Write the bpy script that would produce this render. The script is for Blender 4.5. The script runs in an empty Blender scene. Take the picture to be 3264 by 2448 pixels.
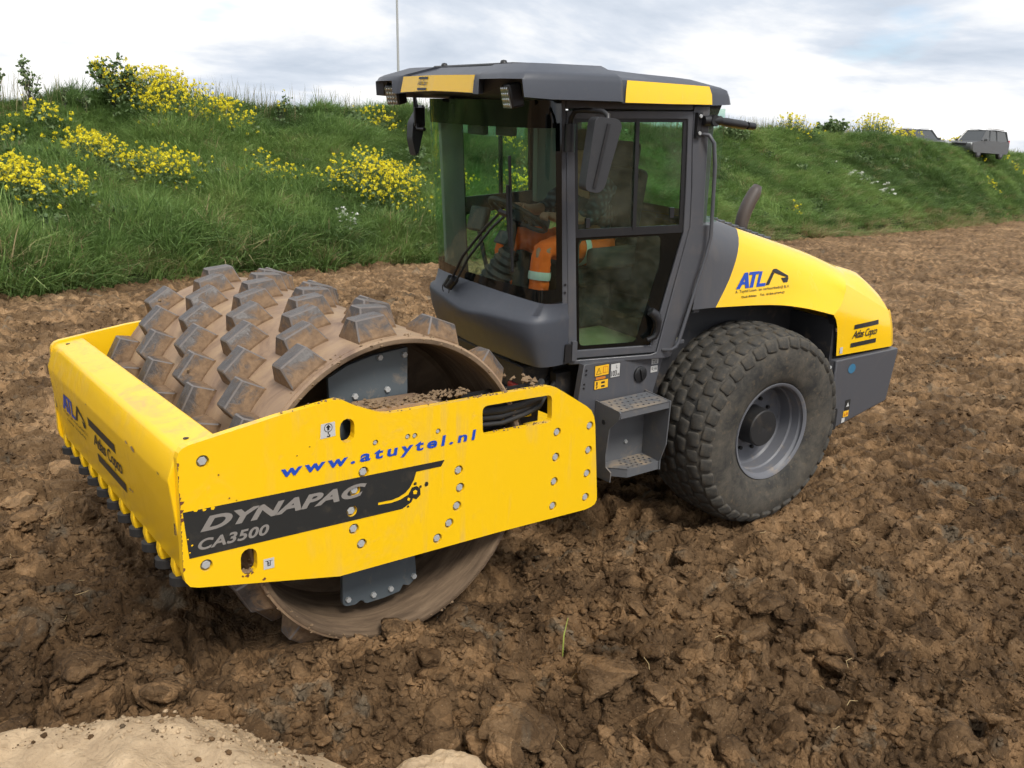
import bpy, bmesh, math, random
import numpy as np
from mathutils import Matrix, Vector, Euler
from mathutils.bvhtree import BVHTree
from mathutils.geometry import tessellate_polygon

random.seed(7)
RNG = np.random.default_rng(11)
R = math.radians
scene = bpy.context.scene
col = scene.collection

# ------------------------------------------------------------------ camera
camd = bpy.data.cameras.new('camera')
camo = bpy.data.objects.new('camera', camd)
col.objects.link(camo)
camd.sensor_width = 36.0
camd.sensor_fit = 'HORIZONTAL'
camd.lens = 30.64
camd.clip_start = 0.05
camd.clip_end = 3000
CAM = Vector((2.0711, 4.4523, 2.3998))
cr = Vector((-0.78440676, 0.6186953, 0.04384241))
cu = Vector((-0.12138754, -0.22244957, 0.96735787))
cf = Vector((-0.6082525, -0.75348013, -0.24959284))
camo.matrix_world = Matrix(((cr.x, cu.x, -cf.x, CAM.x), (cr.y, cu.y, -cf.y, CAM.y), (cr.z, cu.z, -cf.z, CAM.z), (0, 0, 0, 1)))
scene.camera = camo

# ------------------------------------------------------------------ sky, sun, exposure
SUN_EL, SUN_AZ = 50.0, 78.0       # azimuth measured from +x towards +y
w = bpy.data.worlds.new('World')
scene.world = w
w.use_nodes = True
nt = w.node_tree
nt.nodes.clear()
def wn(t, **k):
    n = nt.nodes.new(t)
    for a, b in k.items():
        setattr(n, a, b)
    return n
out = wn('ShaderNodeOutputWorld')
bg = wn('ShaderNodeBackground')
bg.inputs['Strength'].default_value = 0.12
sky = wn('ShaderNodeTexSky')
sky.sky_type = 'NISHITA'
sky.sun_disc = False
sky.sun_elevation = R(SUN_EL)
sky.sun_rotation = R(90 - SUN_AZ)
sky.dust_density = 1.5
tc = wn('ShaderNodeTexCoord')
sep = wn('ShaderNodeSeparateXYZ')
nt.links.new(tc.outputs['Generated'], sep.inputs[0])
def wmath(op, a, b):
    n = wn('ShaderNodeMath', operation=op)
    for i, v in enumerate((a, b)):
        if isinstance(v, (int, float)):
            n.inputs[i].default_value = v
        else:
            nt.links.new(v, n.inputs[i])
    return n.outputs[0]
den = wmath('ADD', wmath('MAXIMUM', sep.outputs['Z'], 0.0), 0.16)
px = wmath('DIVIDE', sep.outputs['X'], den)
py = wmath('DIVIDE', sep.outputs['Y'], den)
comb = wn('ShaderNodeCombineXYZ')
nt.links.new(px, comb.inputs[0]); nt.links.new(py, comb.inputs[1])
def wnoise(scale, detail, rough, off):
    m = wn('ShaderNodeVectorMath', operation='ADD')
    nt.links.new(comb.outputs[0], m.inputs[0])
    m.inputs[1].default_value = off
    n = wn('ShaderNodeTexNoise')
    n.inputs['Scale'].default_value = scale
    n.inputs['Detail'].default_value = detail
    n.inputs['Roughness'].default_value = rough
    n.inputs['Distortion'].default_value = 0.25
    nt.links.new(m.outputs[0], n.inputs['Vector'])
    return n.outputs['Fac']
def wramp(fac, stops):
    n = wn('ShaderNodeValToRGB')
    while len(n.color_ramp.elements) < len(stops):
        n.color_ramp.elements.new(0.5)
    for e, (p, c) in zip(n.color_ramp.elements, stops):
        e.position = p
        e.color = (*c, 1)
    nt.links.new(fac, n.inputs[0])
    return n.outputs[0]
# cloud cover: grey-blue undersides to bright white tops, a few blue gaps
shade = wramp(wnoise(0.62, 7, 0.58, (3.1, 8.4, 0)), [(0.36, (0.52, 0.59, 0.69)), (0.45, (0.68, 0.735, 0.82)), (0.515, (0.90, 0.915, 0.94)), (0.60, (1.08, 1.07, 1.05))])
mul = wn('ShaderNodeVectorMath', operation='SCALE')
mul.inputs['Scale'].default_value = 5.9
nt.links.new(shade, mul.inputs[0])
gap = wramp(wnoise(0.8, 5, 0.55, (11.3, 2.2, 4.0)), [(0.62, (1, 1, 1)), (0.72, (0, 0, 0))])
mixw = wn('ShaderNodeMix', data_type='RGBA')
nt.links.new(gap, mixw.inputs['Factor'])
nt.links.new(sky.outputs[0], mixw.inputs['A'])
nt.links.new(mul.outputs[0], mixw.inputs['B'])
nt.links.new(mixw.outputs['Result'], bg.inputs['Color'])
nt.links.new(bg.outputs[0], out.inputs['Surface'])

sund = bpy.data.lights.new('sun', 'SUN')
sund.energy = 2.0
sund.angle = R(16)
sund.color = (1.0, 0.95, 0.87)
suno = bpy.data.objects.new('sun', sund)
col.objects.link(suno)
sd = Vector((math.cos(R(SUN_EL)) * math.cos(R(SUN_AZ)), math.cos(R(SUN_EL)) * math.sin(R(SUN_AZ)), math.sin(R(SUN_EL))))
suno.rotation_euler = sd.to_track_quat('Z', 'Y').to_euler()

vs = scene.view_settings
vs.view_transform = 'Standard'
vs.look = 'None'
vs.exposure = 0.64
vs.gamma = 1.0
vs.use_curve_mapping = False
scene.cycles.use_denoising = True
scene.cycles.max_bounces = 5
scene.cycles.diffuse_bounces = 2
scene.cycles.glossy_bounces = 3
scene.cycles.transparent_max_bounces = 10
scene.cycles.use_adaptive_sampling = True
scene.cycles.adaptive_threshold = 0.04
scene.cycles.caustics_reflective = False
scene.cycles.caustics_refractive = False

# ------------------------------------------------------------------ materials
MATS = {}
class NT:
    def __init__(s, m):
        s.t = m.node_tree
    def n(s, typ, **k):
        x = s.t.nodes.new(typ)
        for a, b in k.items():
            setattr(x, a, b)
        return x
    def l(s, a, b):
        s.t.links.new(a, b)
    def tex(s, kind='Object'):
        return s.n('ShaderNodeTexCoord').outputs[kind]
    def noise(s, scale, detail=4, rough=0.55, vec=None, dist=0.0, out='Fac'):
        x = s.n('ShaderNodeTexNoise')
        x.inputs['Scale'].default_value = scale
        x.inputs['Detail'].default_value = detail
        x.inputs['Roughness'].default_value = rough
        x.inputs['Distortion'].default_value = dist
        s.l(vec if vec is not None else s.tex(), x.inputs['Vector'])
        return x.outputs[out]
    def ramp(s, fac, stops, interp='LINEAR'):
        x = s.n('ShaderNodeValToRGB')
        x.color_ramp.interpolation = interp
        while len(x.color_ramp.elements) < len(stops):
            x.color_ramp.elements.new(0.5)
        for e, (p, c) in zip(x.color_ramp.elements, stops):
            e.position = p
            e.color = (*c, 1) if len(c) == 3 else c
        s.l(fac, x.inputs[0])
        return x.outputs[0]
    def mix(s, fac, a, b, blend='MIX'):
        x = s.n('ShaderNodeMix', data_type='RGBA', blend_type=blend)
        for v, nme in ((fac, 'Factor'), (a, 'A'), (b, 'B')):
            if isinstance(v, (int, float)):
                x.inputs[nme].default_value = v
            elif isinstance(v, tuple):
                x.inputs[nme].default_value = (*v, 1)
            else:
                s.l(v, x.inputs[nme])
        return x.outputs['Result']
    def math(s, op, a, b=0.0, clamp=False):
        x = s.n('ShaderNodeMath', operation=op)
        x.use_clamp = clamp
        for i, v in enumerate((a, b)):
            if isinstance(v, (int, float)):
                x.inputs[i].default_value = v
            else:
                s.l(v, x.inputs[i])
        return x.outputs[0]
    def bump(s, h, strength=0.3, dist=0.01):
        x = s.n('ShaderNodeBump')
        x.inputs['Strength'].default_value = strength
        x.inputs['Distance'].default_value = dist
        s.l(h, x.inputs['Height'])
        return x.outputs[0]
def newmat(name, rough=0.5, base=None, metal=0.0, spec=0.5, coat=0.0):
    m = bpy.data.materials.new(name)
    m.use_nodes = True
    b = m.node_tree.nodes['Principled BSDF']
    b.inputs['Roughness'].default_value = rough
    b.inputs['Metallic'].default_value = metal
    b.inputs['Specular IOR Level'].default_value = spec
    b.inputs['Coat Weight'].default_value = coat
    if base:
        b.inputs['Base Color'].default_value = (*base, 1)
    MATS[name] = m
    return m, b, NT(m)

DUST = (0.42, 0.31, 0.19)
def paint(name, colr, rough, dust_amt, var=0.06, coat=0.0, scale=6.0, spec=0.5, top=0.0, mud=0.0, streak=0.0):
    """paint with faint tone variation, dust specks and (top) dust lying on upward faces"""
    m, b, t = newmat(name, rough, None, 0, spec, coat)
    v = t.tex()
    n1 = t.noise(scale, 5, 0.6, v)
    c = t.mix(t.math('MULTIPLY', n1, var * 2), colr, tuple(min(1, x * 0.72) for x in colr))
    d = t.ramp(t.noise(scale * 0.8, 9, 0.72, v, 0.4), [(0.55, (0, 0, 0)), (0.78, (1, 1, 1))])
    fac = t.math('MULTIPLY', d, dust_amt, True)
    if top > 0:
        g = t.n('ShaderNodeNewGeometry')
        s = t.n('ShaderNodeSeparateXYZ'); t.l(g.outputs['True Normal'], s.inputs[0])
        up = t.math('MULTIPLY', t.ramp(s.outputs['Z'], [(0.75, (0, 0, 0)), (0.95, (1, 1, 1))]), top)
        n2 = t.ramp(t.noise(3.4, 7, 0.7, v, 1.6), [(0.46, (0, 0, 0)), (0.66, (1, 1, 1))])
        fac = t.math('MAXIMUM', fac, t.math('MULTIPLY', up, n2))
    if streak > 0:      # run-off streaks and smudges down the sides
        mp = t.n('ShaderNodeMapping'); mp.inputs['Scale'].default_value = (14, 14, 1.1); t.l(v, mp.inputs['Vector'])
        sk = t.ramp(t.noise(1.0, 5, 0.6, mp.outputs[0]), [(0.52, (0, 0, 0)), (0.75, (1, 1, 1))])
        area = t.ramp(t.noise(1.7, 4, 0.6, v, 0.5), [(0.45, (0, 0, 0)), (0.62, (1, 1, 1))])
        fac = t.math('MAXIMUM', fac, t.math('MULTIPLY', t.math('MULTIPLY', sk, area), streak))
        sm = t.ramp(t.noise(4.2, 8, 0.7, v, 0.9), [(0.60, (0, 0, 0)), (0.74, (1, 1, 1))])
        fac = t.math('MAXIMUM', fac, t.math('MULTIPLY', sm, streak * 0.7))
    if mud > 0:
        mm = t.ramp(t.noise(11, 8, 0.75, v, 0.6), [(0.66, (0, 0, 0)), (0.70, (1, 1, 1))])
        fac = t.math('MAXIMUM', fac, t.math('MULTIPLY', mm, mud))
    c = t.mix(fac, c, DUST)
    t.l(c, b.inputs['Base Color'])
    rr = t.math('ADD', t.math('MULTIPLY', fac, 0.5), t.math('ADD', t.math('MULTIPLY', n1, 0.12), rough - 0.06), True)
    t.l(rr, b.inputs['Roughness'])
    t.l(t.bump(t.noise(45, 3, 0.6, v), 0.08, 0.004), b.inputs['Normal'])
    return m
paint('yellow_paint', (0.91, 0.555, 0.008), 0.33, 0.20, 0.05, 0.15, 5.0, top=0.6, streak=0.40)
paint('yellow_hood', (0.91, 0.555, 0.008), 0.24, 0.05, 0.03, 0.4, 3.0, streak=0.10)
paint('grey_paint', (0.078, 0.081, 0.093), 0.42, 0.10, 0.10, 0.1, 5.0, top=0.1, streak=0.14)
paint('grey_plastic', (0.053, 0.059, 0.075), 0.5, 0.05, 0.10, 0.0, 18.0)
paint('grey_steel', (0.12, 0.125, 0.135), 0.45, 0.35, 0.2, 0.0, 9.0, top=0.6)
paint('black_rubber', (0.017, 0.017, 0.018), 0.6, 0.12, 0.2, 0.0, 10.0)
paint('mirror_plastic', (0.034, 0.035, 0.039), 0.5, 0.05, 0.15, 0.0, 20.0)
paint('black_plastic', (0.014, 0.014, 0.016), 0.42, 0.04, 0.15, 0.0, 10.0)
paint('dark_chassis', (0.03, 0.03, 0.034), 0.6, 0.3, 0.2, 0.0, 8.0)
paint('decal_black', (0.022, 0.023, 0.023), 0.45, 0.10, 0.2, 0.0, 14.0)
paint('dried_mud', (0.23, 0.155, 0.09), 0.95, 0.5, 0.4, 0.0, 30.0)
paint('decal_silver', (0.25, 0.232, 0.215), 0.45, 0.12, 0.2, 0.0, 14.0)
paint('decal_blue', (0.015, 0.07, 0.44), 0.4, 0.05, 0.1, 0.0, 10.0)
paint('sticker_yellow', (0.85, 0.48, 0.02), 0.5, 0.12, 0.1)
paint('sticker_white', (0.55, 0.55, 0.54), 0.5, 0.15, 0.2)
paint('sticker_orange', (0.62, 0.2, 0.02), 0.5, 0.1, 0.2)
paint('blue_steel', (0.095, 0.115, 0.13), 0.5, 0.75, 0.3, 0.0, 7.0, top=0.5)
paint('wheel_grey', (0.135, 0.14, 0.158), 0.5, 0.6, 0.15, 0.0, 8.0)
paint('bolt_steel', (0.42, 0.43, 0.43), 0.4, 0.3, 0.2, 0.0, 60.0)
paint('interior_dark', (0.03, 0.032, 0.033), 0.6, 0.05, 0.2)
newmat('black_glass', 0.07, (0.004, 0.005, 0.005), 0, 0.5)
paint('interior_trim', (0.20, 0.23, 0.21), 0.6, 0.05, 0.1)
paint('interior_floor', (0.22, 0.21, 0.12), 0.7, 0.3, 0.2)
paint('red_paint', (0.3, 0.02, 0.015), 0.5, 0.3, 0.2)
paint('exhaust_steel', (0.075, 0.06, 0.055), 0.55, 0.2, 0.4, 0.0, 12.0)
paint('seat_fabric', (0.025, 0.025, 0.027), 0.9, 0.05, 0.3)
newmat('chrome', 0.25, (0.6, 0.6, 0.6), 1.0)
newmat('lamp_lens', 0.25, (0.22, 0.22, 0.2), 0.5)
newmat('skin', 0.6, (0.36, 0.19, 0.12))
newmat('hair', 0.8, (0.02, 0.014, 0.01))
newmat('reflective_tape', 0.35, (0.55, 0.6, 0.55))
paint('orange_fabric', (0.95, 0.15, 0.012), 0.85, 0.25, 0.3, 0.0, 9.0)
m, b, t = newmat('plaid_shirt', 0.9)
wv = t.n('ShaderNodeTexWave'); wv.inputs['Scale'].default_value = 7; t.l(t.tex(), wv.inputs[0])
wv2 = t.n('ShaderNodeTexWave', bands_direction='Z'); wv2.inputs['Scale'].default_value = 7; t.l(t.tex(), wv2.inputs[0])
t.l(t.mix(t.math('MULTIPLY', wv.outputs['Fac'], wv2.outputs['Fac']), (0.015, 0.02, 0.035), (0.08, 0.12, 0.16)), b.inputs['Base Color'])

def glass(name, tint, refl=1.0):
    m = bpy.data.materials.new(name); m.use_nodes = True
    t = NT(m); t.t.nodes.clear()
    o = t.n('ShaderNodeOutputMaterial')
    tr = t.n('ShaderNodeBsdfTransparent'); tr.inputs[0].default_value = (*tint, 1)
    gl = t.n('ShaderNodeBsdfGlossy'); gl.inputs['Roughness'].default_value = 0.02; gl.inputs[0].default_value = (0.85, 1.0, 0.95, 1)
    lw = t.n('ShaderNodeLayerWeight'); lw.inputs[0].default_value = 0.5
    fr5 = t.math('POWER', lw.outputs['Facing'], 5.0)
    fr_ = t.math('ADD', t.math('MULTIPLY', fr5, 0.94), 0.06)
    mx = t.n('ShaderNodeMixShader')
    t.l(t.math('MULTIPLY', fr_, refl, True), mx.inputs[0]); t.l(tr.outputs[0], mx.inputs[1]); t.l(gl.outputs[0], mx.inputs[2])
    df = t.n('ShaderNodeBsdfDiffuse'); df.inputs[0].default_value = (0.5, 0.47, 0.4, 1)
    mx2 = t.n('ShaderNodeMixShader')
    t.l(t.math('MULTIPLY', t.ramp(t.noise(3.0, 6, 0.65), [(0.45, (0, 0, 0)), (0.8, (1, 1, 1))]), 0.07), mx2.inputs[0])
    t.l(mx.outputs[0], mx2.inputs[1]); t.l(df.outputs[0], mx2.inputs[2])
    t.l(mx2.outputs[0], o.inputs[0])
    MATS[name] = m
glass('tinted_glass', (0.78, 0.91, 0.83), 1.0)
glass('clear_glass', (0.62, 0.78, 0.68), 1.0)

# tyre rubber with dried mud
m, b, t = newmat('tyre_rubber', 0.82, None, 0, 0.3)
v = t.tex()
f = t.ramp(t.noise(7, 9, 0.7, v, 0.3), [(0.36, (0, 0, 0)), (0.72, (1, 1, 1))])
f2 = t.ramp(t.noise(26, 6, 0.7, v), [(0.56, (0, 0, 0)), (0.7, (1, 1, 1))])
c = t.mix(t.math('MULTIPLY', f, 0.85), (0.031, 0.031, 0.030), (0.125, 0.109, 0.086))
c = t.mix(t.math('MULTIPLY', f2, 0.4), c, (0.20, 0.145, 0.085))
t.l(c, b.inputs['Base Color'])
t.l(t.bump(t.noise(60, 6, 0.7, v), 0.35, 0.006), b.inputs['Normal'])

# drum: brown dusty steel
m, b, t = newmat('drum_steel', 0.62, None, 0.0, 0.4)
v = t.tex()
c = t.ramp(t.noise(3.5, 8, 0.68, v, 0.7), [(0.3, (0.165, 0.105, 0.075)), (0.5, (0.29, 0.195, 0.125)), (0.72, (0.40, 0.28, 0.165))])
t.l(c, b.inputs['Base Color'])
t.l(t.bump(t.noise(30, 6, 0.7, v), 0.25, 0.006), b.inputs['Normal'])
m, b, t = newmat('drum_inner', 0.8, None, 0.0, 0.3)
v = t.tex()
mp = t.n('ShaderNodeMapping'); mp.inputs['Scale'].default_value = (2.2, 14, 2.2); t.l(v, mp.inputs['Vector'])
c = t.ramp(t.noise(1.6, 7, 0.65, mp.outputs[0], 0.4), [(0.3, (0.075, 0.050, 0.032)), (0.5, (0.135, 0.092, 0.058)), (0.72, (0.215, 0.15, 0.095))])
t.l(c, b.inputs['Base Color'])
t.l(t.bump(t.noise(26, 6, 0.75, v), 0.5, 0.010), b.inputs['Normal'])
# pads: worn bare steel on top, mud in the flanks
m, b, t = newmat('pad_steel', 0.45, None, 0.0, 0.5)
v = t.tex()
g = t.n('ShaderNodeNewGeometry')
oi = t.n('ShaderNodeObjectInfo')
v2 = t.n('ShaderNodeVectorMath', operation='ADD'); t.l(v, v2.inputs[0])
sc_ = t.n('ShaderNodeVectorMath', operation='SCALE'); t.l(oi.outputs['Location'], sc_.inputs[0]); sc_.inputs['Scale'].default_value = 13.7
t.l(sc_.outputs[0], v2.inputs[1])
vv = v2.outputs[0]
sp = t.n('ShaderNodeSeparateXYZ'); t.l(v, sp.inputs[0])
low = t.ramp(sp.outputs['Z'], [(0.0, (1, 1, 1)), (0.115, (0, 0, 0))])      # local height: soil sticks to the foot of the pad
mud = t.ramp(t.math('ADD', t.math('MULTIPLY', t.noise(9, 8, 0.7, vv, 0.8), 1.0), t.math('MULTIPLY', low, 0.40)), [(0.60, (0, 0, 0)), (0.76, (1, 1, 1))])
steel = t.ramp(t.noise(22, 6, 0.65, vv), [(0.3, (0.046, 0.039, 0.037)), (0.7, (0.088, 0.076, 0.071))])
soil = t.ramp(t.noise(30, 6, 0.7, vv), [(0.3, (0.12, 0.072, 0.04)), (0.7, (0.25, 0.16, 0.09))])
t.l(t.mix(mud, steel, soil), b.inputs['Base Color'])
t.l(t.math('ADD', t.math('MULTIPLY', mud, 0.4), 0.42), b.inputs['Roughness'])
t.l(t.bump(t.math('ADD', t.noise(40, 6, 0.7, vv), t.math('MULTIPLY', mud, 0.8)), 0.4, 0.008), b.inputs['Normal'])

# soil
def soil_mat(name, stops, clay, clay_amt, sc=1.0, bumpd=0.02, dry=False, cellv=1.0, crackh=0.26):
    m, b, t = newmat(name, 0.95, None, 0, 0.15)
    g = t.n('ShaderNodeNewGeometry')
    v = g.outputs['Position']
    big = t.noise(0.55 * sc, 3, 0.6, v, 0.5)
    fine = t.noise(7 * sc, 5, 0.72, v)
    f = t.math('ADD', t.math('MULTIPLY', big, 0.50), t.math('MULTIPLY', fine, 0.50))
    c = t.ramp(f, stops)
    if dry:       # ground behind and to the right of the machine has dried to a paler tan
        ps = t.n('ShaderNodeSeparateXYZ'); t.l(v, ps.inputs[0])
        wv = t.math('ADD', t.math('MULTIPLY', t.noise(0.9, 4, 0.6, v), 2.4), t.math('ADD', t.math('MULTIPLY', ps.outputs['Y'], 0.42), t.math('MULTIPLY', ps.outputs['X'], 0.10)))
        dm = t.ramp(wv, [(0.15, (1, 1, 1)), (0.95, (0, 0, 0))])
        c = t.mix(t.math('MULTIPLY', dm, 0.66), c, t.ramp(f, [(0.34, (0.105, 0.064, 0.033)), (0.50, (0.225, 0.142, 0.075)), (0.66, (0.36, 0.24, 0.135))]))
    k = t.ramp(t.noise(2.2 * sc, 4, 0.6, v, 0.8), [(0.60, (0, 0, 0)), (0.68, (1, 1, 1))])
    c = t.mix(t.math('MULTIPLY', k, clay_amt), c, clay)
    # every clod has its own tone
    wp = t.n('ShaderNodeVectorMath', operation='ADD'); t.l(v, wp.inputs[0])
    ws = t.n('ShaderNodeVectorMath', operation='SCALE'); ws.inputs['Scale'].default_value = 0.10
    t.l(t.noise(4.5, 2, 0.6, v, 0.0, 'Color'), ws.inputs[0]); t.l(ws.outputs[0], wp.inputs[1])
    def vor(scale, feat):
        x = t.n('ShaderNodeTexVoronoi'); x.feature = feat; x.inputs['Scale'].default_value = scale
        t.l(wp.outputs[0], x.inputs['Vector'])
        return x
    cellc = t.n('ShaderNodeSeparateColor'); t.l(vor(3.6 * sc, 'F1').outputs['Color'], cellc.inputs[0])
    cellc2 = t.n('ShaderNodeSeparateColor'); t.l(vor(12 * sc, 'F1').outputs['Color'], cellc2.inputs[0])
    tn_ = t.math('ADD', t.math('MULTIPLY', cellc.outputs[0], 0.55), t.math('MULTIPLY', cellc2.outputs[0], 0.45))
    br = t.ramp(tn_, [(0.15, (0.66, 0.64, 0.62)), (0.5, (1.0, 1.0, 1.0)), (0.80, (1.60, 1.57, 1.52))])
    c = t.mix(cellv, c, br, 'MULTIPLY')
    ed1 = t.ramp(vor(8.5 * sc, 'DISTANCE_TO_EDGE').outputs['Distance'], [(0.0, (0, 0, 0)), (0.14, (1, 1, 1))])
    ed2 = t.ramp(vor(21 * sc, 'DISTANCE_TO_EDGE').outputs['Distance'], [(0.0, (0, 0, 0)), (0.16, (1, 1, 1))])
    grit = t.ramp(t.noise(95, 1, 0.5, v), [(0.70, (0, 0, 0)), (0.76, (1, 1, 1))])
    c = t.mix(t.math('MULTIPLY', grit, 0.35), c, (0.40, 0.30, 0.2))
    t.l(c, b.inputs['Base Color'])
    h = t.math('ADD', t.math('MULTIPLY', t.noise(18, 5, 0.78, v), 1.0), t.math('MULTIPLY', t.noise(70, 3, 0.8, v), 0.55))
    h = t.math('ADD', h, t.math('MULTIPLY', t.math('ADD', t.math('MULTIPLY', ed1, 1.5), ed2), crackh))
    h = t.math('ADD', h, t.math('MULTIPLY', t.noise(4.5, 3, 0.65, v), 2.2))
    t.l(t.bump(h, 1.0, bumpd), b.inputs['Normal'])
    return m
SOIL = [(0.34, (0.046, 0.028, 0.0145)), (0.46, (0.099, 0.0595, 0.030)), (0.56, (0.158, 0.097, 0.050)), (0.68, (0.28, 0.180, 0.098))]
soil_mat('soil', SOIL, (0.115, 0.108, 0.085), 0.5, dry=True)
soil_mat('sand', [(0.3, (0.30, 0.215, 0.135)), (0.5, (0.43, 0.32, 0.205)), (0.7, (0.52, 0.40, 0.27))], (0.20, 0.13, 0.07), 0.5, 1.6, 0.012, cellv=0.25, crackh=0.1)
soil_mat('bank_soil', [(0.3, (0.030, 0.045, 0.014)), (0.5, (0.045, 0.065, 0.02)), (0.7, (0.085, 0.09, 0.035))], (0.08, 0.075, 0.035), 0.4)

def leafmat(name, stops, rough=0.6, transl=0.25, inst=False):
    m, b, t = newmat(name, rough, None, 0, 0.3)
    a = t.n('ShaderNodeAttribute'); a.attribute_name = 'tone'
    tv = a.outputs['Fac']
    if inst:
        a2 = t.n('ShaderNodeAttribute'); a2.attribute_name = 'itone'; a2.attribute_type = 'INSTANCER'
        tv = t.math('ADD', tv, a2.outputs['Fac'], True)
    c = t.ramp(tv, stops)
    t.l(c, b.inputs['Base Color'])
    tr = t.n('ShaderNodeBsdfTranslucent'); t.l(c, tr.inputs[0])
    mx = t.n('ShaderNodeMixShader'); mx.inputs[0].default_value = transl
    o = m.node_tree.nodes['Material Output']
    t.l(b.outputs[0], mx.inputs[1]); t.l(tr.outputs[0], mx.inputs[2]); t.l(mx.outputs[0], o.inputs[0])
leafmat('grass', [(0.0, (0.088, 0.150, 0.046)), (0.30, (0.178, 0.288, 0.084)), (0.60, (0.285, 0.405, 0.125)), (0.78, (0.37, 0.44, 0.17)), (0.88, (0.36, 0.29, 0.155)), (1.0, (0.50, 0.38, 0.23))], 0.55, 0.3, True)
leafmat('stalk', [(0.0, (0.08, 0.13, 0.04)), (0.5, (0.16, 0.18, 0.08)), (1.0, (0.30, 0.24, 0.13))], 0.6, 0.2)
leafmat('rape_green', [(0.0, (0.065, 0.11, 0.042)), (0.6, (0.13, 0.195, 0.078)), (1.0, (0.21, 0.27, 0.13))], 0.6, 0.2)
leafmat('rape_yellow', [(0.0, (0.76, 0.62, 0.02)), (1.0, (0.93, 0.85, 0.06))], 0.7, 0.3)
leafmat('white_petal', [(0.0, (0.6, 0.62, 0.55)), (1.0, (0.8, 0.8, 0.75))], 0.7, 0.2)

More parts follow.
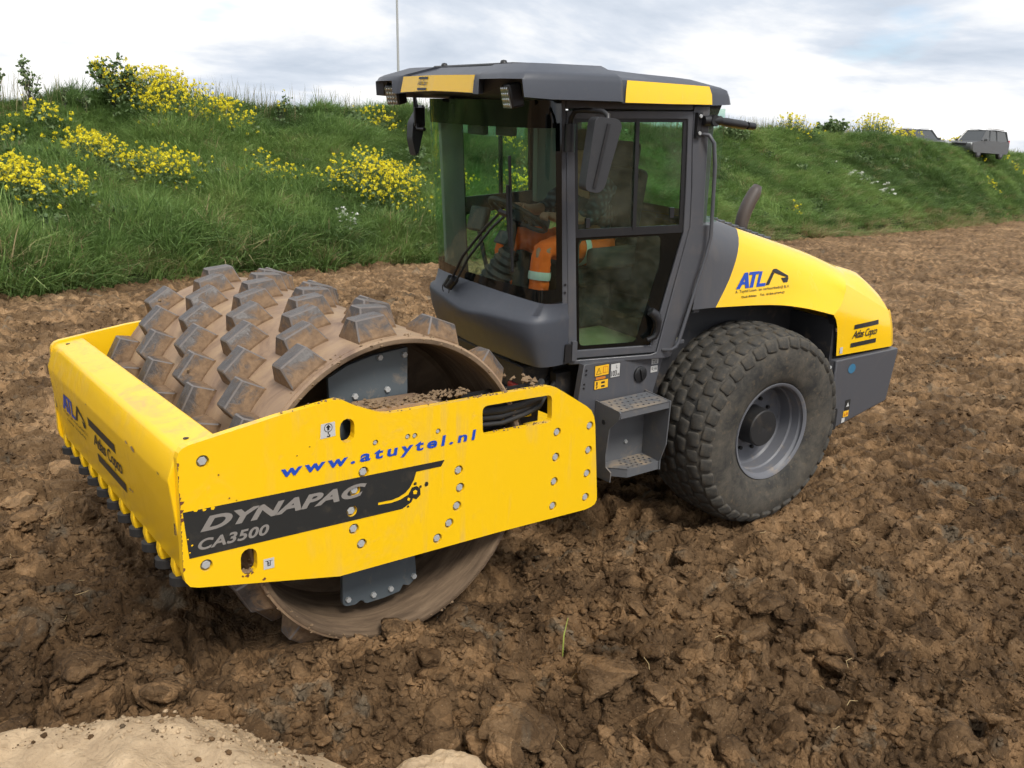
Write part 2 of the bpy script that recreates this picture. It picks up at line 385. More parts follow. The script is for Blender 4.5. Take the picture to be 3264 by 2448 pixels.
# ------------------------------------------------------------------ mesh helpers
def tag(o, label=None, cat=None, group=None, kind=None):
    if label: o['label'] = label
    if cat: o['category'] = cat
    if group: o['group'] = group
    if kind: o['kind'] = kind
    return o
def link(o, parent=None, mat4=None):
    col.objects.link(o)
    if parent is not None:
        o.parent = parent
    if mat4 is not None:
        o.matrix_basis = mat4
    return o
def empty(name, loc=(0, 0, 0)):
    o = bpy.data.objects.new(name, None)
    o.empty_display_size = 0.2
    o.location = loc
    return link(o)
class MB:
    """collects shapes into one mesh"""
    def __init__(s):
        s.v = []; s.f = []
    def add(s, v, f):
        k = len(s.v)
        s.v += [tuple(p) for p in v]
        s.f += [tuple(i + k for i in q) for q in f]
        return s
    def box(s, c, d, rot=None):
        x, y, z = (a / 2 for a in d)
        p = [Vector((sx * x, sy * y, sz * z)) for sz in (-1, 1) for sy in (-1, 1) for sx in (-1, 1)]
        if rot is not None:
            p = [rot @ q for q in p]
        return s.add([q + Vector(c) for q in p], [(0, 2, 3, 1), (4, 5, 7, 6), (0, 1, 5, 4), (2, 6, 7, 3), (0, 4, 6, 2), (1, 3, 7, 5)])
    def box2(s, a, b):
        return s.box([(i + j) / 2 for i, j in zip(a, b)], [abs(i - j) for i, j in zip(a, b)])
    def prism(s, outer, holes, fn, d0, d1):
        """2-D outline with holes; fn(u, v, d) maps to 3-D; d0 front, d1 back"""
        loops = [outer] + list(holes)
        flat = [p for lp in loops for p in lp]
        tris = tessellate_polygon([[Vector((p[0], p[1], 0)) for p in lp] for lp in loops])
        n = len(flat)
        v = [fn(p[0], p[1], d0) for p in flat] + [fn(p[0], p[1], d1) for p in flat]
        f = [tuple(q) for q in tris] + [tuple(i + n for i in reversed(q)) for q in tris]
        k = 0
        for lp in loops:
            m = len(lp)
            for i in range(m):
                a, b = k + i, k + (i + 1) % m
                f.append((a, b, b + n, a + n))
            k += m
        return s.add(v, f)
    def tube(s, path, rad, n=8, caps=True):
        path = [Vector(p) for p in path]
        rads = rad if isinstance(rad, (list, tuple)) else [rad] * len(path)
        v = []; f = []
        ref = Vector((0.13, 0.27, 1)).normalized()
        up = None
        for i, p in enumerate(path):
            t = (path[min(i + 1, len(path) - 1)] - path[max(i - 1, 0)]).normalized()
            if up is None:
                a = ref if abs(t.dot(ref)) < 0.9 else Vector((1, 0, 0))
                up = (a - t * a.dot(t)).normalized()
            else:
                up = (up - t * up.dot(t)).normalized()
            q = t.cross(up)
            for k in range(n):
                an = 2 * math.pi * k / n
                v.append(p + (up * math.cos(an) + q * math.sin(an)) * rads[i])
        for i in range(len(path) - 1):
            for k in range(n):
                a = i * n + k; b = i * n + (k + 1) % n
                f.append((a, b, b + n, a + n))
        if caps:
            f.append(tuple(reversed(range(n))))
            f.append(tuple((len(path) - 1) * n + k for k in range(n)))
        return s.add(v, f)
    def lathe(s, prof, n, fn, closed=False):
        """prof: list of (axial, radius); fn(axial, radius, angle) -> 3-D"""
        v = [fn(a, r, 2 * math.pi * k / n) for a, r in prof for k in range(n)]
        f = []
        m = len(prof)
        for i in range(m if closed else m - 1):
            j = (i + 1) % m
            for k in range(n):
                l = (k + 1) % n
                f.append((i * n + k, i * n + l, j * n + l, j * n + k))
        return s.add(v, f)
    def loft(s, rings, close=False):
        m = len(rings[0])
        v = [p for r in rings for p in r]
        f = []
        for i in range(len(rings) - 1):
            for k in range(m if close else m - 1):
                l = (k + 1) % m
                f.append((i * m + k, i * m + l, (i + 1) * m + l, (i + 1) * m + k))
        return s.add(v, f)
    def build(s, name, mat, parent=None, mat4=None, smooth=None, bevel=0.0, seg=2, sub=0, fixn=True):
        me = bpy.data.meshes.new(name)
        me.from_pydata([tuple(p) for p in s.v], [], s.f)
        if fixn:
            bm = bmesh.new(); bm.from_mesh(me)
            bmesh.ops.recalc_face_normals(bm, faces=bm.faces)
            bm.to_mesh(me); bm.free()
        if mat:
            me.materials.append(MATS[mat])
        o = bpy.data.objects.new(name, me)
        link(o, parent, mat4)
        if smooth is not None:
            me.polygons.foreach_set('use_smooth', [True] * len(me.polygons))
            if smooth < 179:
                me.set_sharp_from_angle(angle=R(smooth))
        if sub:
            md = o.modifiers.new('sub', 'SUBSURF'); md.levels = sub; md.render_levels = sub
        if bevel:
            md = o.modifiers.new('bevel', 'BEVEL'); md.width = bevel; md.segments = seg; md.limit_method = 'ANGLE'; md.angle_limit = R(35)
            md.harden_normals = False
            if smooth is None:
                me.polygons.foreach_set('use_smooth', [True] * len(me.polygons))
                me.set_sharp_from_angle(angle=R(45))
        return o
def sub_copy(o, parent, mat4=None):
    c = o.copy()
    col.objects.link(c)
    c.parent = parent
    if mat4 is not None:
        c.matrix_basis = mat4
    return c
def rnd_poly(pts, r, n=4):
    """round the corners of a 2-D polygon"""
    res = []
    m = len(pts)
    for i in range(m):
        a, b, c = Vector(pts[i - 1]), Vector(pts[i]), Vector(pts[(i + 1) % m])
        d1 = (a - b); d2 = (c - b)
        k = min(r, d1.length * 0.45, d2.length * 0.45)
        p, q = b + d1.normalized() * k, b + d2.normalized() * k
        for j in range(n + 1):
            u = j / n
            res.append(tuple((1 - u) ** 2 * p + 2 * u * (1 - u) * b + u * u * q))
    return res
def ellipse(cx, cz, rx, rz, n=16):
    return [(cx + rx * math.cos(2 * math.pi * i / n), cz + rz * math.sin(2 * math.pi * i / n)) for i in range(n)]
def stadium(cx, cz, w2, h2, n=6, tilt=0.0):
    p = []
    for i in range(n + 1):
        a = math.pi * i / n
        p.append((w2 * math.cos(a), h2 - w2 + w2 * math.sin(a)))
    for i in range(n + 1):
        a = math.pi + math.pi * i / n
        p.append((w2 * math.cos(a), -h2 + w2 + w2 * math.sin(a)))
    return [(cx + x + tilt * z, cz + z) for x, z in p]
FONT_CACHE = {}
def text_shape(s, bold=0.0, shear=0.0, space=1.0, res=6):
    """returns 2-D verts and faces of a line of text, scaled to the unit box"""
    key = (s, bold, shear, space)
    if key in FONT_CACHE:
        return FONT_CACHE[key]
    cu_ = bpy.data.curves.new('lettering', 'FONT')
    cu_.body = s; cu_.offset = bold; cu_.shear = shear; cu_.space_character = space
    cu_.resolution_u = res; cu_.fill_mode = 'FRONT'
    ob = bpy.data.objects.new('lettering', cu_)
    col.objects.link(ob)
    dg = bpy.context.evaluated_depsgraph_get()
    me = bpy.data.meshes.new_from_object(ob.evaluated_get(dg))
    v = np.array([p.co[:] for p in me.vertices])[:, :2]
    f = [tuple(p.vertices) for p in me.polygons]
    lo, hi = v.min(0), v.max(0)
    asp = (hi[0] - lo[0]) / (hi[1] - lo[1])
    v = (v - lo) / (hi - lo)
    bpy.data.objects.remove(ob); bpy.data.curves.remove(cu_); bpy.data.meshes.remove(me)
    FONT_CACHE[key] = (v, f, asp)
    return FONT_CACHE[key]
def decal_text(name, s, fn, u0, v0, u1, v1, mat, parent, mat4=None, avoid=None, letters=False, **k):
    if s == 'Atlas Copco':          # two words, two pieces
        w_ = u1 - u0; h_ = v1 - v0
        decal_text(name, 'Atlas', fn, u0, v0 + h_ * .24, u0 + w_ * .47, v1, mat, parent, mat4, **k)
        return decal_text(name, 'Copco', fn, u0 + w_ * .52, v0, u1, v1 - h_ * .02, mat, parent, mat4, **k)
    v, f, asp = text_shape(s, **k)
    uv = [(u0 + a * (u1 - u0), v0 + b * (v1 - v0)) for a, b in v]
    if avoid:
        cen = lambda q: (sum(uv[i][0] for i in q) / len(q), sum(uv[i][1] for i in q) / len(q))
        f = [q for q in f if all(math.hypot(cen(q)[0] - ax, cen(q)[1] - az) > rr_ for ax, az, rr_ in avoid)]
    pts = [fn(a, b) for a, b in uv]
    if letters:                     # widely spaced letters: one piece each
        par = list(range(len(pts)))
        def find(i):
            while par[i] != i:
                par[i] = par[par[i]]; i = par[i]
            return i
        for q in f:
            for i in q[1:]:
                par[find(i)] = find(q[0])
        grp = {}
        for q in f:
            grp.setdefault(find(q[0]), []).append(q)
        for fs in grp.values():
            mb_ = MB(); mb_.f = fs
            used = sorted({i for q in fs for i in q}); mp_ = {j: i for i, j in enumerate(used)}
            mb_.v = [tuple(pts[i]) for i in used]; mb_.f = [tuple(mp_[i] for i in q) for q in fs]
            o = mb_.build('letter', mat, parent, mat4, fixn=False)
        return o
    return MB().add(pts, f).build(name, mat, parent, mat4, fixn=False)
def decal_poly(name, polys, fn, mat, parent, mat4=None, holes=()):
    mb = MB()
    for p in polys:
        tris = tessellate_polygon([[Vector((a, b, 0)) for a, b in lp] for lp in [p] + list(holes)])
        p = list(p) + [q for lp in holes for q in lp]
        mb.add([fn(a, b) for a, b in p], [tuple(q) for q in tris])
    return mb.build(name, mat, parent, mat4, fixn=False)

# ------------------------------------------------------------------ noise
def _hash(ix, iy, k):
    h = (ix.astype(np.int64) * 374761393 + iy.astype(np.int64) * 668265263 + k * 2147483647) & 0xFFFFFFFF
    h = ((h ^ (h >> 13)) * 1274126177) & 0xFFFFFFFF
    h = ((h ^ (h >> 16)) * 2246822519) & 0xFFFFFFFF
    h = h ^ (h >> 15)
    return (h & 0xFFFFFF) / float(0x1000000)
def vnoise(x, y, k=0):
    ix = np.floor(x); iy = np.floor(y)
    fx = x - ix; fy = y - iy
    fx = fx * fx * fx * (fx * (fx * 6 - 15) + 10); fy = fy * fy * fy * (fy * (fy * 6 - 15) + 10)
    a = _hash(ix, iy, k); b = _hash(ix + 1, iy, k); c = _hash(ix, iy + 1, k); d = _hash(ix + 1, iy + 1, k)
    return (a * (1 - fx) + b * fx) * (1 - fy) + (c * (1 - fx) + d * fx) * fy
def fbm(x, y, o=4, k=0, g=0.5):
    s = 0; a = 1; n = 0
    for i in range(o):
        s = s + a * vnoise(x * 2 ** i + 17.3 * i, y * 2 ** i - 9.1 * i, k + i); n += a; a *= g
    return s / n
def worley(x, y, k=0, full=False):
    ix = np.floor(x); iy = np.floor(y)
    f1 = np.full(x.shape, 9.0); f2 = np.full(x.shape, 9.0); rid = np.zeros(x.shape); ox = np.zeros(x.shape); oy = np.zeros(x.shape)
    for dx in (-1, 0, 1):
        for dy in (-1, 0, 1):
            jx = ix + dx; jy = iy + dy
            qx = jx + _hash(jx, jy, k); qy = jy + _hash(jx, jy, k + 5)
            d = np.hypot(x - qx, y - qy)
            new = d < f1
            f2 = np.where(new, f1, np.minimum(f2, d))
            rid = np.where(new, _hash(jx, jy, k + 9), rid)
            ox = np.where(new, x - qx, ox); oy = np.where(new, y - qy, oy)
            f1 = np.where(new, d, f1)
    if full:
        return f1, f2, rid, ox, oy
    return f1, f2, rid

# ------------------------------------------------------------------ scattered stuff through geometry nodes
def gn_scatter(name, pts, rot, scl, idx, tone, protos):
    """one object whose points carry instances of the prototype meshes"""
    me = bpy.data.meshes.new(name)
    me.vertices.add(len(pts)); me.vertices.foreach_set('co', np.asarray(pts, np.float32).ravel())
    for nm, typ, key, dat in (('rot', 'FLOAT_VECTOR', 'vector', rot), ('scl', 'FLOAT_VECTOR', 'vector', scl), ('pick', 'INT', 'value', idx), ('itone', 'FLOAT', 'value', tone)):
        a = me.attributes.new(nm, typ, 'POINT')
        a.data.foreach_set(key, np.asarray(dat, np.int32 if typ == 'INT' else np.float32).ravel())
    o = link(bpy.data.objects.new(name, me))
    cl = bpy.data.collections.new(name + '_kinds')
    for i, m_ in enumerate(protos):
        cl.objects.link(bpy.data.objects.new('%s_kind_%02d' % (name, i), m_))
    ng = bpy.data.node_groups.new(name, 'GeometryNodeTree')
    ng.interface.new_socket('Geometry', in_out='INPUT', socket_type='NodeSocketGeometry')
    ng.interface.new_socket('Geometry', in_out='OUTPUT', socket_type='NodeSocketGeometry')
    N = ng.nodes.new; Lk = ng.links.new
    gi = N('NodeGroupInput'); go = N('NodeGroupOutput')
    ci = N('GeometryNodeCollectionInfo'); ci.inputs['Collection'].default_value = cl
    ci.inputs['Separate Children'].default_value = True; ci.inputs['Reset Children'].default_value = True
    ip = N('GeometryNodeInstanceOnPoints'); ip.inputs['Pick Instance'].default_value = True
    def att(nm, typ):
        n_ = N('GeometryNodeInputNamedAttribute'); n_.data_type = typ; n_.inputs['Name'].default_value = nm
        return n_.outputs['Attribute']
    e2r = N('FunctionNodeEulerToRotation')
    Lk(att('rot', 'FLOAT_VECTOR'), e2r.inputs[0])
    Lk(gi.outputs[0], ip.inputs['Points']); Lk(ci.outputs[0], ip.inputs['Instance']); Lk(att('pick', 'INT'), ip.inputs['Instance Index'])
    Lk(e2r.outputs[0], ip.inputs['Rotation']); Lk(att('scl', 'FLOAT_VECTOR'), ip.inputs['Scale'])
    Lk(ip.outputs[0], go.inputs[0])
    md_ = o.modifiers.new('scatter', 'NODES'); md_.node_group = ng
    return o
# ------------------------------------------------------------------ terrain
def yb(x):
    """foot of the embankment"""
    return np.interp(-x, [-40, -5, .1, 3.2, 5.6, 8.4, 26, 38, 61, 100, 200], [-6, -10.5, -11, -12.2, -12.6, -12.9, -14.8, -16.2, -20.6, -26, -40])
CRX = [-40, -1.78, 1.54, 4.43, 6.06, 8.8, 12.91, 20.64, 33.9, 45.4, 55.3, 64.9, 75.4, 140]
CRZ = [2.4, 2.70, 2.90, 3.05, 3.10, 3.20, 3.32, 3.48, 3.90, 4.22, 4.18, 4.28, 4.20, 5.5]
def slope_w(x):
    return np.interp(-x, [30, 50], [7.0, 4.5])
def bank_z(x, y):
    t = np.clip((yb(x) - y) / slope_w(x), 0, 1)
    c = np.interp(-x, CRX, CRZ)
    z = c * t ** 0.9
    lump = (fbm(x * 0.45, y * 0.45, 3, 40) - 0.5) * 0.55 * np.clip(t * 4, 0, 1) * np.clip((1 - t) * 3 + .35, 0, 1)
    step = 0.24 * np.clip((yb(x) + (fbm(x * 0.8, y * 0, 3, 44) - .5) * 1.1 - y) / 0.35, 0, 1)
    return z + lump + step - 0.12
def smooth(a, b, x):
    t = np.clip((x - a) / (b - a), 0, 1)
    return t * t * (3 - 2 * t)
def soil_z(x, y):
    d = np.hypot(x - CAM.x, y - CAM.y)
    wx = x + (fbm(x * 3, y * 3, 3, 3) - .5) * .28
    wy = y + (fbm(x * 3, y * 3, 3, 7) - .5) * .28
    z = (fbm(x * 0.35, y * 0.35, 3, 1) - .5) * 0.16
    # how cloddy: fresh tipped clay in front of and beside the drum, rolled flatter behind and to the right
    rough = 0.60 + 0.40 * smooth(-2.6, 0.6, x + 0.25 * (y - 1)) * smooth(-3.5, -0.5, y)
    rough = rough - 0.34 * smooth(-2.0, -3.6, x) * smooth(-3.0, -1.0, y)
    rough = np.maximum(rough, 0.9 * smooth(1.5, 3.0, y + 0.12 * x) * smooth(-6.0, -2.0, x))
    # broken slabs: every cell a plate with its own height and tilt, cracked along its border
    for s, a, tl, k in ((0.50, 0.085, 0.22, 21), (0.24, 0.060, 0.20, 31), (0.12, 0.034, 0.12, 41)):
        f1, f2, rid, ox, oy = worley(wx / s, wy / s, k, True)
        an = rid * 43.0
        plate = a * rid ** 1.4 + tl * s * (np.cos(an) * ox + np.sin(an) * oy) * (0.3 + rid)
        crack = np.clip((f2 - f1) / 0.16, 0, 1) ** 0.6
        z = z + rough * (plate * crack - (1 - crack) * a * 0.35 - a * 0.3)
    for s, a, k in ((0.13, 0.034, 51), (0.06, 0.020, 57)):
        f1, f2, rid = worley(wx / s, wy / s, k)
        lump = np.sqrt(np.clip(1 - (f1 / 0.72) ** 2, 0, 1)) * rid ** 2.2
        z = z + a * (0.35 + 0.65 * rough) * lump
    z = z + (fbm(x * 14, y * 14, 4, 61) - .5) * 0.034 + (fbm(x * 48, y * 48, 3, 71) - .5) * 0.020
    # rolled ground: rows of pad prints and plates squeezed up between them, along the travel direction
    c, s_ = math.cos(R(-6)), math.sin(R(-6))
    u = x * c - y * s_; v = x * s_ + y * c
    track = np.clip((1 - rough) * 2.6, 0, 1)
    uu = u + (fbm(x * 2.1, y * 2.1, 3, 81) - .5) * 0.12
    vv = v + (fbm(x * 2.3, y * 2.3, 3, 84) - .5) * 0.09
    row = np.floor(vv / 0.21)
    pu = ((uu / 0.40 + row * 0.333) % 1.0) - 0.5; pv = (vv / 0.21 - row) - 0.5
    dent = smooth(0.36, 0.20, np.abs(pu)) * smooth(0.40, 0.22, np.abs(pv))
    z = z - track * dent * 0.10 * (0.35 + 1.1 * fbm(x * 1.3, y * 1.3, 2, 91))
    z = z + track * (np.abs(fbm(x * 1.1, v * 5.0, 4, 95) - .5)) * 0.14
    # lanes left by the lugged rear tyres: small flat plates standing between grooves
    lane = smooth(-2.6, -3.6, x) * smooth(-22, -14, x) * np.maximum(np.maximum(smooth(.42, .30, np.abs(v - 1.42)), smooth(.42, .30, np.abs(v - 2.75))), smooth(.42, .30, np.abs(v - 0.10)))
    lane = lane * smooth(.30, .50, fbm(x * .6, y * .6, 2, 97))
    lr = np.floor(vv / 0.115)
    lu = ((uu / 0.15 + lr * .5) % 1.0) - 0.5; lv = (vv / 0.115 - lr) - 0.5
    lug = smooth(0.46, 0.33, np.abs(lu)) * smooth(0.46, 0.30, np.abs(lv))
    z = z * (1 - 0.55 * lane) + lane * (lug * 0.045 - 0.035)
    # seat of the drum and of the tyre
    g1 = np.exp(-((x / 0.75) ** 2 + ((y - 1.30) / 0.35) ** 2))
    z = z * (1 - 0.45 * g1) + 0.10 * g1
    und = smooth(0.75, 0.45, np.abs(x)) * smooth(1.15, 1.0, np.abs(y))
    z = z * (1 - und) + 0.03 * und
    g4 = np.exp(-(((x - .42) / .26) ** 2 + ((y - 1.02) / .22) ** 2))
    z = z + 0.10 * g4
    g2 = np.exp(-(((x + 2.85) / 0.55) ** 2 + ((y - 1.0) / 0.45) ** 2))
    z = z * (1 - 0.6 * g2) + 0.05 * g2
    # deep shade zone behind the front frame: slightly hollow between drum and tyre
    g3 = np.exp(-(((x + 1.5) / 0.7) ** 2 + ((y - 0.6) / 0.7) ** 2))
    z = z - 0.05 * g3
    z = z * (1 - 0.25 * smooth(12, 24, d))
    z = np.where((y < yb(x) - 0.3), z - 0.25 * smooth(0.3, 1.5, yb(x) - y), z)
    return z
def pyramid_mesh(name, V, ny, nx, mat, wrap=False):
    idx = np.arange(ny * nx).reshape(ny, nx)
    if wrap:
        nxt = np.roll(idx, -1, axis=1)
        a = idx[:-1]; b = nxt[:-1]; c = nxt[1:]; d = idx[1:]
    else:
        a = idx[:-1, :-1]; b = idx[:-1, 1:]; c = idx[1:, 1:]; d = idx[1:, :-1]
    F = np.stack([a, b, c, d], -1).reshape(-1, 4)
    me = bpy.data.meshes.new(name)
    me.vertices.add(len(V)); me.vertices.foreach_set('co', V.astype(np.float32).ravel())
    me.loops.add(F.size); me.loops.foreach_set('vertex_index', F.astype(np.int32).ravel())
    me.polygons.add(len(F)); me.polygons.foreach_set('loop_start', (np.arange(len(F)) * 4).astype(np.int32))
    me.update(calc_edges=True)
    me.polygons.foreach_set('use_smooth', [True] * len(F))
    me.materials.append(MATS[mat])
    me.validate()
    return me
AZ0 = math.atan2(cf.y, cf.x)
az = np.concatenate([np.linspace(-math.pi, -R(44), 40, endpoint=False), np.linspace(-R(44), R(42), 860), np.linspace(R(42), math.pi, 42)[1:-1]])
rr = [0.3]
while rr[-1] < 420:
    d = rr[-1]
    k = 0.05 if d < 1.6 else (0.0034 if d < 9 else (0.0060 if d < 18 else (0.02 if d < 60 else 0.1)))
    rr.append(d * (1 + k))
rr = np.array(rr)
Rg, Ag = np.meshgrid(rr, az, indexing='ij')
gx = CAM.x + Rg * np.cos(AZ0 + Ag); gy = CAM.y + Rg * np.sin(AZ0 + Ag)
gz = soil_z(gx.ravel(), gy.ravel())
gme = pyramid_mesh('ground', np.stack([gx.ravel(), gy.ravel(), gz], -1), len(rr), len(az), 'soil', True)
ground = link(bpy.data.objects.new('ground', gme))
tag(ground, 'churned brown clay soil with clods and roller prints', kind='structure')

# embankment sheet
bx = np.concatenate([np.linspace(60, 8, 14, endpoint=False), np.linspace(8, -22, 190, endpoint=False), np.linspace(-22, -90, 150, endpoint=False), np.linspace(-90, -260, 20)])
bt = np.concatenate([np.linspace(-0.6, 1.2, 26, endpoint=False), np.linspace(1.2, 8.5, 50, endpoint=False), np.geomspace(8.5, 350, 22)])
T, X = np.meshgrid(bt, bx, indexing='ij')
Y = yb(X) - T
Zb = bank_z(X.ravel(), Y.ravel())
bme = pyramid_mesh('embankment', np.stack([X.ravel(), Y.ravel(), Zb], -1), len(bt), len(bx), 'bank_soil')
bank = link(bpy.data.objects.new('embankment', bme))
tag(bank, 'grassy earth embankment behind the roller', kind='structure')

# sand heap at the lower left corner
def sand_heap(name, cx, cy, rad, h, label, seed):
    n, mrad = 110, 70
    a = np.linspace(0, 2 * math.pi, n, endpoint=False); r_ = np.linspace(0.0, 1.25, mrad)
    Q, A = np.meshgrid(r_, a, indexing='ij')
    wob = 1 + 0.16 * (fbm(np.cos(A) * 1.6 + seed, np.sin(A) * 1.6, 3, 5) - .5) * 2
    x = cx + Q * rad * wob * np.cos(A); y = cy + Q * rad * wob * np.sin(A)
    z = h * (1 - smooth(0.55, 1.12, Q)) + (fbm(x * 2.2, y * 2.2, 3, 6) - .5) * 0.10 * (1 - smooth(.8, 1.2, Q)) + (fbm(x * 7, y * 7, 4, 8) - .5) * 0.075 + (fbm(x * 30, y * 30, 3, 9) - .5) * .022
    z = z - 0.10 * smooth(1.0, 1.25, Q)
    me = pyramid_mesh(name, np.stack([x.ravel(), y.ravel(), z.ravel()], -1), mrad, n, 'sand', True)
    o = link(bpy.data.objects.new(name, me))
    return tag(o, label, 'sand heap')
sand_heap('sand_heap', 1.84, 2.16, 1.24, 0.42, 'pale beige sand heap in the lower left foreground', 0.3)
sand_heap('sand_heap', 0.50, 2.20, 0.27, 0.20, 'small pale sand lump at the bottom edge right of the large heap', 4.3)

# ------------------------------------------------------------------ clods
from mathutils import noise as mnoise
def clod_mesh(name, seed, level=2, mat='soil', rough=1.0):
    bm = bmesh.new()
    bmesh.ops.create_icosphere(bm, subdivisions=level, radius=1.0)
    rs = np.random.default_rng(seed)
    off = Vector(rs.uniform(-50, 50, 3))
    cut = [Vector(rs.normal(0, 1, 3)).normalized() for _ in range(7)]
    ct = rs.uniform(0.40, 0.85, 7)
    sc_ = Vector((rs.uniform(.85, 1.3), rs.uniform(.7, 1.05), rs.uniform(.5, .85)))
    for v in bm.verts:
        n0 = v.co.copy()
        p = n0 * (1 + 0.45 * mnoise.noise(n0 * 1.1 + off))
        for n_, c_ in zip(cut, ct):
            d = p.dot(n_) - c_
            if d > 0:
                p -= n_ * d * 0.8
        q = 0.16 * mnoise.noise(n0 * 2.6 + off) + 0.10 * mnoise.noise(n0 * 5.5 + off) + 0.06 * mnoise.noise(n0 * 11 + off)
        p += n0 * q * rough
        v.co = Vector((p.x * sc_.x, p.y * sc_.y, p.z * sc_.z))
    me = bpy.data.meshes.new(name)
    bm.to_mesh(me); bm.free()
    me.polygons.foreach_set('use_smooth', [True] * len(me.polygons))
    me.materials.append(MATS[mat])
    return me
CL = [clod_mesh('clod', 100 + i, 4 if i < 5 else 3) for i in range(16)]
def in_machine(x, y):
    if -1.3 < x < 1.12 and abs(y) < 1.10: return True
    if -3.5 < x < -2.2 and 0.3 < y < 1.25: return True
    if 0.9 < x < 2.4 and 1.25 < y < 2.9: return True
    return False
cand = []
while len(cand) < 1500:
    a = AZ0 + random.uniform(-R(36), R(36)); d = 2.0 + 9.0 * random.random() ** 1.3
    x = CAM.x + d * math.cos(a); y = CAM.y + d * math.sin(a)
    if in_machine(x, y): continue
    calm = 0.55 if (x < -2.2 or y < -2) else 1.0
    s = (0.028 + 0.085 * random.random() ** 3.0) * calm
    cand.append((x, y, s, s / d))
# a few large clods that can be picked out in the photograph (x, y, size)
BIG = [(-1.62, 3.12, .17), (-0.55, 2.40, .13), (.30, 1.22, .07), (.12, 1.26, .06), (-.1, 1.24, .05), (.68, -1.62, .15), (.82, -2.2, .13), (1.2, -1.9, .14), (.95, .43, .12), (0.62, 1.93, .14), (0.28, 1.86, .13), (0.93, 1.42, .12), (-0.02, 2.05, .14), (-0.55, 1.95, .15), (1.35, 0.62, .14), (1.62, 0.25, .15), (1.75, -0.35, .16), (1.15, 0.95, .10),
       (0.35, 1.62, .09), (-0.25, 1.72, .10), (1.9, 0.5, .11), (-1.9, 2.3, .13), (-2.5, 2.6, .10), (1.2, -1.4, .13), (1.5, -2.1, .12)]
cand.sort(key=lambda c: -c[3])
picked = [(x, y, s) for x, y, s in BIG] + [(x, y, s) for x, y, s, _ in cand[:280]]
pxy = np.array([(p[0], p[1]) for p in picked])
pz = soil_z(pxy[:, 0], pxy[:, 1])
for i, ((x, y, s), z) in enumerate(zip(picked, pz)):
    o = bpy.data.objects.new('clod', CL[i % 5] if i < len(BIG) else CL[random.randrange(len(CL))])
    o.location = (x, y, z + s * 0.12)
    o.rotation_euler = (random.uniform(-.5, .5), random.uniform(-.5, .5), random.uniform(0, 6.28))
    q = s * random.uniform(.85, 1.15)
    o.scale = (q, q, q * random.uniform(.7, 1.1))
    link(o, ground)
# small crumbs, uncountable
n = 75000
a = AZ0 + RNG.uniform(-R(37), R(36), n); d = 1.8 + 13 * RNG.random(n) ** 1.35
x = CAM.x + d * np.cos(a); y = CAM.y + d * np.sin(a)
keep = ~((np.abs(x) < .9) & (np.abs(y) < 1.0)) & (np.hypot(x - 1.84, y - 2.16) > 1.18) & (y > yb(x) + .2)
keep &= (fbm(x * 1.3, y * 1.3, 3, 33) + .35 * (d < 6) > RNG.uniform(.25, .75, n))
x, y, d = x[keep], y[keep], d[keep]
z = soil_z(x, y)
calm = np.where((x < -2.0) | (y < -1.5), .6, 1.0)
s = (0.006 + 0.032 * calm * RNG.random(len(x)) ** 3.6) * (0.8 + d * 0.03)
cz = RNG.uniform(.6, 1.0, len(x))
gn_scatter('soil_crumbs', np.stack([x, y, z + s * .2], -1), np.stack([RNG.uniform(-.6, .6, len(x)), RNG.uniform(-.6, .6, len(x)), RNG.uniform(0, 6.28, len(x))], -1),
           np.stack([s, s, s * cz], -1), RNG.integers(0, 8, len(x)), np.zeros(len(x)), [clod_mesh('crumb', 300 + i, 2, 'soil') for i in range(8)])
tag(bpy.data.objects['soil_crumbs'], 'small brown soil crumbs strewn over the clay', 'soil', kind='stuff')

n = 5200
a = RNG.uniform(0, 6.28, n); q = 1.20 * np.sqrt(RNG.uniform(.25, 1.02, n))
x = 1.86 + q * np.cos(a); y = 2.14 + q * np.sin(a)
sub = bpy.data.objects['sand_heap']
bvh = BVHTree.FromPolygons([v_.co[:] for v_ in sub.data.vertices], [p_.vertices[:] for p_ in sub.data.polygons])
zz = soil_z(x, y)
for i in range(n):
    h_ = bvh.ray_cast(Vector((x[i], y[i], 3)), Vector((0, 0, -1)))
    if h_[0] is not None:
        zz[i] = max(zz[i], h_[0].z)
s = 0.003 + 0.014 * RNG.random(n) ** 3.5
gn_scatter('sand_crumbs', np.stack([x, y, zz + s * .2], -1), np.stack([RNG.uniform(-.6, .6, n), RNG.uniform(-.6, .6, n), RNG.uniform(0, 6.28, n)], -1), np.stack([s, s, s * .8], -1), RNG.integers(0, 6, n), np.zeros(n),
           [clod_mesh('crumb', 700 + i, 1, 'sand' if i < 4 else 'soil') for i in range(6)])
tag(bpy.data.objects['sand_crumbs'], 'loose sand grains and crumbs on and around the pale heap', 'sand', kind='stuff')

# bits of straw and root lying about
mb = MB()
for i in range(70):
    a = AZ0 + random.uniform(-R(32), R(32)); d = random.uniform(2.6, 8.0)
    x = CAM.x + d * math.cos(a); y = CAM.y + d * math.sin(a)
    if in_machine(x, y): continue
    z = float(soil_z(np.array([x]), np.array([y]))[0]) + .012
    q = random.uniform(0, 6.28); l = random.uniform(.03, .11)
    mb.tube([(x, y, z), (x + l * .5 * math.cos(q), y + l * .5 * math.sin(q), z + random.uniform(0, .012)), (x + l * math.cos(q + .15), y + l * math.sin(q + .4), z + random.uniform(-.005, .01))], random.uniform(.0010, .0020), 4)
newmat('straw', 0.8, (0.38, 0.28, 0.14))
o = mb.build('straw_bits', 'straw')
tag(o, 'short bits of pale straw and root scattered on the soil', 'straw', kind='stuff')
